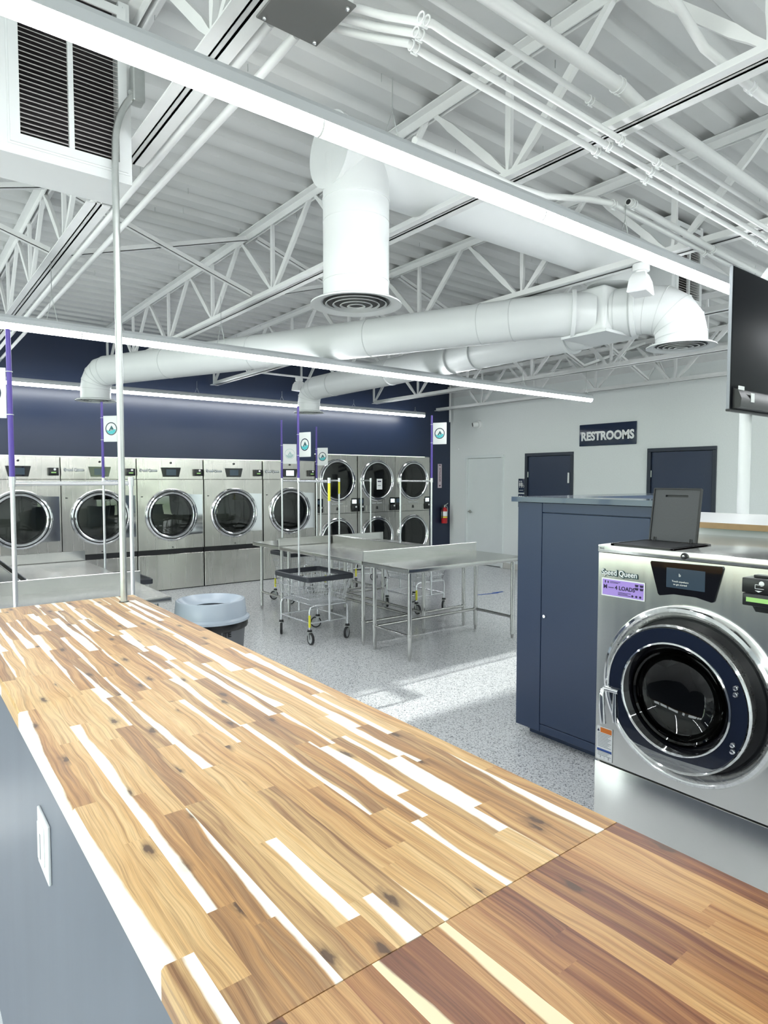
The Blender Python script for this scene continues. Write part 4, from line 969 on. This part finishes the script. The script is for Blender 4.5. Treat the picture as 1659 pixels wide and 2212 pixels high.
# ------------------------------------------------------------------ stainless folding tables
def make_table(L_, D, mk):
    t = thing('folding_table', '', 'table', (0, 0, 0)); H = .880; a, d = L_ / 2, D / 2
    q = mb('tablesteel'); q.rbox(-a, -d, H - .042, a, -d + .012, H, .005, 2); q.rbox(-a, -d, H - .012, a, d, H, .004, 1); q.rbox(-a, -d, H - .042, -a + .012, d, H, .004, 1); q.rbox(a - .012, -d, H - .042, a, d, H, .004, 1); q.box(-a + .1, -.10, H - .04, a - .1, .10, H - .012); q.build('table_top', t)
    q = mb('tablesteel'); q.rbox(-a, d - .012, H - .03, a, d, H + .100, .003, 1); q.build('backsplash', t)
    lx, ly = a - .085, d - .085
    for sx in (-1, 1):
        for sy in (-1, 1):
            q = mb('tubesteel'); q.cyl((sx * lx, sy * ly, .05), (sx * lx, sy * ly, H - .02), .0205, n=18); q.cyl((sx * lx, sy * ly, .0), (sx * lx, sy * ly, .05), .010, .0205, n=16); q.cyl((sx * lx, sy * ly, .205), (sx * lx, sy * ly, .255), .0245, n=18); q.build('leg', t)
    q = mb('tubesteel'); z = .232; q.cyl((-lx, -ly, z), (-lx, ly, z), .0155, n=14); q.cyl((lx, -ly, z), (lx, ly, z), .0155, n=14); q.cyl((-lx, ly, z), (lx, ly, z), .0155, n=14); q.build('cross_rail', t)
    return t
ta = make_table(1.60, .71, 1); tb = make_table(1.70, .785, 2)
TL = [('stainless folding table nearest the camera in the right group, backsplash behind', ta, (4.51, 4.775), 0),
      ('stainless folding table at the far end of the right group', ta, (4.53, 7.245), PI),
      ('stainless folding table of the right group facing the laundry carts on the left', tb, (4.1075, 6.01), -PI / 2),
      ('stainless folding table of the right group facing the pale wall', tb, (4.9275, 6.01), PI / 2),
      ('stainless folding table just behind the wooden island at left', ta, (.75, 4.775), 0),
      ('stainless folding table farthest back in the left group', ta, (.75, 7.245), PI),
      ('stainless folding table of the left group hidden mostly behind the backsplash, left half', tb, (.3375, 6.01), -PI / 2),
      ('stainless folding table of the left group with dark top seen right of the backsplash', tb, (1.1575, 6.01), PI / 2)]
used = set()
for lab, src, (x, y), r in TL:
    if id(src) in used: o = dup(src)
    else: o = src; used.add(id(src))
    o.location = (x, y, 0); o.rotation_euler = (0, 0, r); o['label'] = lab; o['group'] = 'stainless folding tables'

# ------------------------------------------------------------------ laundry carts
def make_cart(name='laundry_cart'):
    t = thing(name, '', 'laundry cart', (0, 0, 0))
    wx, wy = .30, .235
    for sx in (-1, 1):
        for sy in (-1, 1):
            a = random.uniform(0, PI)
            c = Vector((sx * wx, sy * wy, 0)); off = Vector((math.cos(a), math.sin(a), 0)) * .022; sd = Vector((-math.sin(a), math.cos(a), 0))
            w0 = c + off + Vector((0, 0, .0625))
            q = mb('zinc')
            for s_ in (-1, 1):
                p = w0 + sd * s_ * .019
                q.hexa([p - off * .5 + Vector((0, 0, -.008)), p + off * .5 + Vector((0, 0, -.008)), c + sd * s_ * .019 + off * .7 + Vector((0, 0, .125)), c + sd * s_ * .019 - off * .9 + Vector((0, 0, .125))] + [v + sd * s_ * .003 for v in (p - off * .5 + Vector((0, 0, -.008)), p + off * .5 + Vector((0, 0, -.008)), c + sd * s_ * .019 + off * .7 + Vector((0, 0, .125)), c + sd * s_ * .019 - off * .9 + Vector((0, 0, .125)))])
            q.cyl(c + Vector((0, 0, .122)), c + Vector((0, 0, .130)), .030, n=18); cs = q.build('caster', t)
            q = mb('rubber'); mt = Matrix.Translation(w0) @ sd.to_track_quat('Z', 'Y').to_matrix().to_4x4()
            q.lathe([(.050, -.013), (.060, -.012), (.0625, -.006), (.0625, .006), (.060, .012), (.050, .013)], (0, 0, 0), 'z', 30, mtx=mt); q.build('tyre', cs)
            q = mb('wheel'); q.lathe([(.001, -.010), (.050, -.009), (.050, .009), (.001, .010)], (0, 0, 0), 'z', 24, mtx=mt); q.build('wheel_hub', cs)
            q = mb('rubber'); q.cyl(c + Vector((0, 0, .130)), c + Vector((0, 0, .150)), .026, .022, n=18); q.build('thread_guard', cs)
    zb = .385
    for sx in (-1, 1):
        q = mb('wire'); pts = [(sx * wx, -wy, .15), (sx * wx, -wy, .34), (sx * wx, -wy + .012, .375), (sx * wx, -wy + .05, zb), (sx * wx, wy - .05, zb), (sx * wx, wy - .012, .375), (sx * wx, wy, .34), (sx * wx, wy, .15)]
        q.tube(pts, .011, 12); q.cyl((sx * wx, -wy, .215), (sx * wx, wy, .215), .009, n=10); q.build('leg_frame', t)
    q = mb('wire'); q.cyl((-wx, -wy, .215), (wx, -wy, .215), .009, n=10); q.cyl((-wx, wy, .215), (wx, wy, .215), .009, n=10); q.build('lower_rail', t)
    q = mb('yellow'); q.cyl((-wx, wy, .175), (-wx, wy, .30), .0125, n=12); q.build('safety_sleeve', t)
    # wire basket
    q = mb('wire'); zt = .665; bx, by, tx, ty = .29, .215, .345, .275; r = .0024
    def rect(f):
        return (bx + (tx - bx) * f, by + (ty - by) * f, zb + .014 + (zt - zb - .014) * f)
    for f in (0, .22, .62, .98):
        x_, y_, z_ = rect(f); q.tube([(-x_, -y_, z_), (x_, -y_, z_), (x_, y_, z_), (-x_, y_, z_)], .0036, 5, True)
    n = 22
    for k in range(n + 1):
        u = -1 + 2 * k / n
        for sg in (-1, 1):
            q.tube([(u * bx, sg * by, zb + .014), (u * tx, sg * ty, zt)], r, 4)
    n = 17
    for k in range(n + 1):
        u = -1 + 2 * k / n
        for sg in (-1, 1):
            q.tube([(sg * bx, u * by, zb + .014), (sg * tx, u * ty, zt)], r, 4)
    for k in range(14):
        u = -1 + 2 * k / 13; q.tube([(-bx, u * by, zb + .014), (bx, u * by, zb + .014)], r, 4)
    for k in range(19):
        u = -1 + 2 * k / 18; q.tube([(u * bx, -by, zb + .014), (u * bx, by, zb + .014)], r, 4)
    q.build('basket', t, smooth=False)
    q = mb('bumper'); w = .014
    x_, y_ = tx + .006, ty + .006; cr = .04; pts = []
    for (cx_, cy_, a0) in ((x_ - cr, y_ - cr, 0), (-x_ + cr, y_ - cr, PI / 2), (-x_ + cr, -y_ + cr, PI), (x_ - cr, -y_ + cr, 1.5 * PI)):
        for i in range(5): pts.append((cx_ + cr * math.cos(a0 + i * PI / 8), cy_ + cr * math.sin(a0 + i * PI / 8)))
    rr = []
    for (px, py) in pts:
        l_ = math.hypot(px, py); nx, ny = px / l_, py / l_
        rr.append([Vector((px + nx * a_, py + ny * a_, z_)) for a_, z_ in ((-w, zt + .028), (-w * .2, zt + .034), (w, zt + .026), (w, zt - .018), (-w * .2, zt - .022), (-w, zt - .016))])
    q.rings(rr, close=True); q.build('bumper_rim', t)
    # garment rack
    q = mb('wire')
    for sg in (-1, 1): q.cyl((sg * .312, 0, .215), (sg * .312, 0, 1.702), .0125, n=14)
    q.build('rack_pole', t)
    q = mb('wire'); q.cyl((-.312, 0, 1.672), (.312, 0, 1.672), .0125, n=14)
    for sg in (-1, 1): q.cyl((sg * .312, 0, 1.655), (sg * .312, 0, 1.71), .018, n=14)
    q.build('hanger_bar', t)
    return t
def cart_sign(root, sx, ang, zc=2.30, w=.185, h=.27, faded=False, top=2.50):
    """purple extension tube with a flag sign; ang is the world direction the flag points to, relative to the cart"""
    q = mb('purple'); q.cyl((sx * .312, 0, 1.70), (sx * .312, 0, top), .0145, .0125, n=14); q.build('extension_tube', root)
    m = Matrix.Translation((sx * .312, 0, zc)) @ Matrix.Rotation(ang, 4, 'Z')
    q = mb('signwhite'); q.rbox(.016, -.003, -h / 2, .016 + w, .003, h / 2, .003, 2, mtx=m); s_ = q.build('flag_sign', root)
    for yy, back in ((-.0036, False), (.0036, True)):
        f = frame_mtx((0, 0, 0), (1, 0, 0), (0, 0, 1)) if not back else frame_mtx((0, 0, 0), (1, 0, 0), (0, 0, 1))
        c = Vector((.016 + w / 2, yy, 0)); R_ = .068
        km = 'fade' if faded else 'signnavy'
        q = mb(km); q.lathe([(R_, -.0003), (R_ - (.004 if faded else .010), -.0003), (R_ - (.004 if faded else .010), .0003), (R_, .0003)], c, 'y', 32, mtx=m, close=True)
        q.build('logo_ring', s_)
        q = mb('fade' if faded else 'teal'); 
        q.poly([m @ (c + Vector((x_, -.0004, z_))) for x_, z_ in ((-.030, -.020), (.004, .034), (.036, -.014), (.020, -.004), (.010, -.022), (-.002, .0), (-.014, -.026))], m.to_3x3() @ Vector((0, .0008, 0))); q.build('logo_mountain', s_, smooth=False)
        q = mb('fade' if faded else 'cyan'); q.poly([m @ (c + Vector((x_, -.0003, z_))) for x_, z_ in ((-.056, -.010), (-.030, -.022), (-.012, -.028), (.0, -.010), (.010, -.026), (.022, -.008), (.054, -.006), (.046, -.034), (.020, -.055), (-.020, -.055), (-.046, -.034))], m.to_3x3() @ Vector((0, .0006, 0))); q.build('logo_slope', s_, smooth=False)
    for dz in (-h / 2 + .02, h / 2 - .02):
        q = mb('white'); q.lathe([(.0150, dz - .002), (.0175, dz - .002), (.0175, dz + .002), (.0150, dz + .002)], (sx * .312, 0, zc), 'z', 14, close=True); q.box(.012, -.002, zc * 0 + dz - .002, .03, .002, dz + .002, m); q.build('zip_tie', root)
cart = make_cart()
# (label, x, y, rotation, side with the tube, flag direction in world, faded, sleeve)
CL = [('wire laundry cart with charcoal bumper standing nearest, in front of the right tables', 3.62, 5.91, PI / 2, 1, math.radians(-78), 2.075, False),
      ('laundry cart behind the far right table, its white flag logo faded', 4.59, 7.80, 0, -1, math.radians(-30), 2.04, True),
      ('laundry cart with low hanging flag in front of the first stacked dryers', 5.25, 8.16, PI / 2, 1, math.radians(-63), 2.04, False),
      ('laundry cart without flag before the middle stacked dryers', 6.08, 8.32, math.radians(68), 0, 0, 0, False),
      ('laundry cart at the right side of the tables under the flag by the corner', 5.46, 6.37, PI / 2, -1, math.radians(-65), 2.27, False),
      ('laundry cart behind the wooden island with purple pole at the left edge', .85, 3.99, 0, -1, math.radians(158), 2.16, False),
      ('laundry cart whose flag hangs left of the galvanised pole', 1.80, 6.83, PI / 2, 1, math.radians(-50), 2.22, False),
      ('laundry cart far left behind the back folding table', .63, 8.35, 0, 0, 0, 0, False)]
carts = []
for i, (lab, x, y, r, sd, fl, zc, fd) in enumerate(CL):
    o = cart if i == 0 else dup(cart)
    o.location = (x, y, 0); o.rotation_euler = (0, 0, r); o['label'] = lab; o['group'] = 'wire laundry carts with garment racks'; carts.append(o)
for o, (lab, x, y, r, sd, fl, zc, fd) in zip(carts, CL):
    if sd: cart_sign(o, sd, fl - r, zc, faded=fd)
# yellow sleeves near the rack tops
for k, z0, z1 in ((0, 1.47, 1.655), (2, 1.48, 1.655)):
    q = mb('yellow'); q.cyl((-.312, 0, z0), (-.312, 0, z1), .0145, n=12); q.build('rack_sleeve', carts[k])

# ------------------------------------------------------------------ trash can
t = thing('trash_can', 'grey round bin with light blue grey funnel lid beside the countertop', 'trash can', (1.885, 4.545, 0))
q = mb('bin'); q.lathe([(.001, .0), (.195, .0), (.205, .02), (.250, .60), (.256, .62), (.268, .63), (.268, .66), (.24, .66)], (0, 0, 0), 'z', 48); q.build('bin_body', t)
q = mb('bin')
for sg in (0, PI): 
    m_ = Matrix.Rotation(sg + .25, 4, 'Z'); q.rbox(.245, -.05, .55, .305, .05, .625, .012, 2, mtx=m_)
q.build('handle', t)
q = mb('bag'); q.lathe([(.2675, .60), (.272, .615), (.271, .64), (.272, .662), (.26, .668)], (0, 0, 0), 'z', 48); q.build('bin_liner', t)
q = mb('binlid'); q.lathe([(.277, .652), (.283, .656), (.283, .672), (.268, .682), (.262, .685), (.252, .795), (.246, .803), (.232, .803), (.20, .775), (.165, .745), (.150, .742)], (0, 0, 0), 'z', 56); q.build('funnel_lid', t)
me_dir = Vector((-1.885, -4.545, 0)).normalized()
rt_ = Vector((-me_dir.y, me_dir.x, 0))
a0 = math.atan2(me_dir.y, me_dir.x) + .30
for k, ch in enumerate('BRUTE'):
    a = a0 + (k - 2) * .115; n_ = Vector((math.cos(a), math.sin(a), 0)); r_ = Vector((-math.sin(a), math.cos(a), 0))
    text('bin_lettering', ch, .055, frame_mtx(n_ * .2535 + Vector((0, 0, .575)), r_, (0, 0, 1)), 'black', t, bold=.002)
for (dz, w_) in ((.530, .05), (.512, .05), (.494, .05)):
    a = a0 - .02; n_ = Vector((math.cos(a), math.sin(a), 0)); r_ = Vector((-math.sin(a), math.cos(a), 0)); c = n_ * .2505 + Vector((0, 0, dz))
    q = mb('black'); q.hexa([c - r_ * w_ / 2, c + r_ * w_ / 2, c + r_ * w_ / 2 + n_ * .002, c - r_ * w_ / 2 + n_ * .002] + [v + Vector((0, 0, .006)) for v in (c - r_ * w_ / 2, c + r_ * w_ / 2, c + r_ * w_ / 2 + n_ * .002, c - r_ * w_ / 2 + n_ * .002)]); q.build('emblem_bar', t, smooth=False)

# tape arrow on the floor
b = mb('tape'); b.poly([(6.80, 6.50, .001), (7.15, 6.43, .001), (7.16, 6.47, .001), (6.80, 6.54, .001)], (0, 0, .0006)); b.poly([(7.08, 6.50, .001), (7.12, 6.53, .001), (7.31, 6.50, .001), (7.29, 6.47, .001)], (0, 0, .0008)); b.poly([(7.10, 6.44, .001), (7.31, 6.47, .001), (7.30, 6.51, .001), (7.10, 6.47, .001)], (0, 0, .0007))
tag(b.build('tape_arrow', smooth=False), 'blue tape arrow stuck on the speckled floor', 'tape')

# ------------------------------------------------------------------ light
w = bpy.data.worlds.new('World'); sc.world = w; w.use_nodes = True; nt = w.node_tree; N = nt.nodes; L = nt.links
bg = N['Background']
tc = N.new('ShaderNodeTexCoord'); sx_ = N.new('ShaderNodeSeparateXYZ'); L.new(tc.outputs['Generated'], sx_.inputs[0])
cr = N.new('ShaderNodeValToRGB'); e = cr.color_ramp.elements
e[0].position = 0.44; e[0].color = (.60, .62, .58, 1); e[1].position = 1; e[1].color = (.75, .88, 1.0, 1)
for p, c in ((.49, (.45, .52, .40)), (.515, (.34, .44, .30)), (.54, (.55, .65, .55)), (.58, (.95, .98, 1.0))):
    q = e.new(p); q.color = (*c, 1)
mr = N.new('ShaderNodeMapRange'); mr.inputs['From Min'].default_value = -1; mr.inputs['From Max'].default_value = 1
L.new(sx_.outputs['Z'], mr.inputs['Value']); L.new(mr.outputs['Result'], cr.inputs['Fac']); L.new(cr.outputs['Color'], bg.inputs['Color'])
bg.inputs['Strength'].default_value = 3.6
def portal(x, y, z, w_, h_, rot):
    l = bpy.data.lights.new('window_portal', 'AREA'); l.shape = 'RECTANGLE'; l.size = w_; l.size_y = h_; l.cycles.is_portal = True
    o = bpy.data.objects.new('window_portal', l); COL.objects.link(o); o.location = (x, y, z); o.rotation_euler = rot
for (a, c) in WIN_L: portal(XL - .02, (a + c) / 2, 1.7, 2.7, c - a, (0, -PI / 2, 0))
for (a, c) in WIN_F: portal((a + c) / 2, YF - .02, 1.7, c - a, 2.7, (PI / 2, 0, 0))
s = bpy.data.lights.new('low_sun_beam', 'SPOT'); s.energy = 46000; s.spot_size = math.radians(5.2); s.spot_blend = .25; s.shadow_soft_size = .22; s.color = (1, .98, .95)  # added unseen spot lamp aimed through one window, standing in for low sun
so = bpy.data.objects.new('low_sun_beam', s); COL.objects.link(so); so.location = (-24, 3.73, 9.15)
d = Vector((-4.2, 3.73, 2.25)) - so.location; so.rotation_euler = d.to_track_quat('-Z', 'Y').to_euler()

# ------------------------------------------------------------------ camera
cam = bpy.data.cameras.new('camera'); co = bpy.data.objects.new('camera', cam); COL.objects.link(co); sc.camera = co
cam.sensor_fit = 'HORIZONTAL'; cam.sensor_width = 36; cam.lens = 1383.3 / 1659 * 36; cam.clip_start = .02; cam.clip_end = 100
yaw, pit, rol = math.radians(52.21), math.radians(2.964), math.radians(.046)
fw = Vector((math.cos(yaw) * math.cos(pit), math.sin(yaw) * math.cos(pit), -math.sin(pit))); rt = Vector((math.sin(yaw), -math.cos(yaw), 0)); up = rt.cross(fw)
r2 = math.cos(rol) * rt + math.sin(rol) * up; u2 = -math.sin(rol) * rt + math.cos(rol) * up
mm = Matrix.Identity(4)
for i in range(3): mm[i][0] = r2[i]; mm[i][1] = u2[i]; mm[i][2] = -fw[i]; mm[i][3] = (0, 0, 1.70)[i]
co.matrix_world = mm

sc.view_settings.view_transform = 'Standard'; sc.view_settings.look = 'None'; sc.view_settings.gamma = 1.0; sc.view_settings.exposure = 1.02
try:
    sc.view_settings.use_curve_mapping = False
    sc.cycles.use_denoising = True; sc.cycles.max_bounces = 7; sc.cycles.diffuse_bounces = 4; sc.cycles.glossy_bounces = 4; sc.cycles.transparent_max_bounces = 8
    sc.cycles.sample_clamp_indirect = 6.0; sc.cycles.caustics_reflective = False; sc.cycles.caustics_refractive = False
except Exception as ex: print(ex)
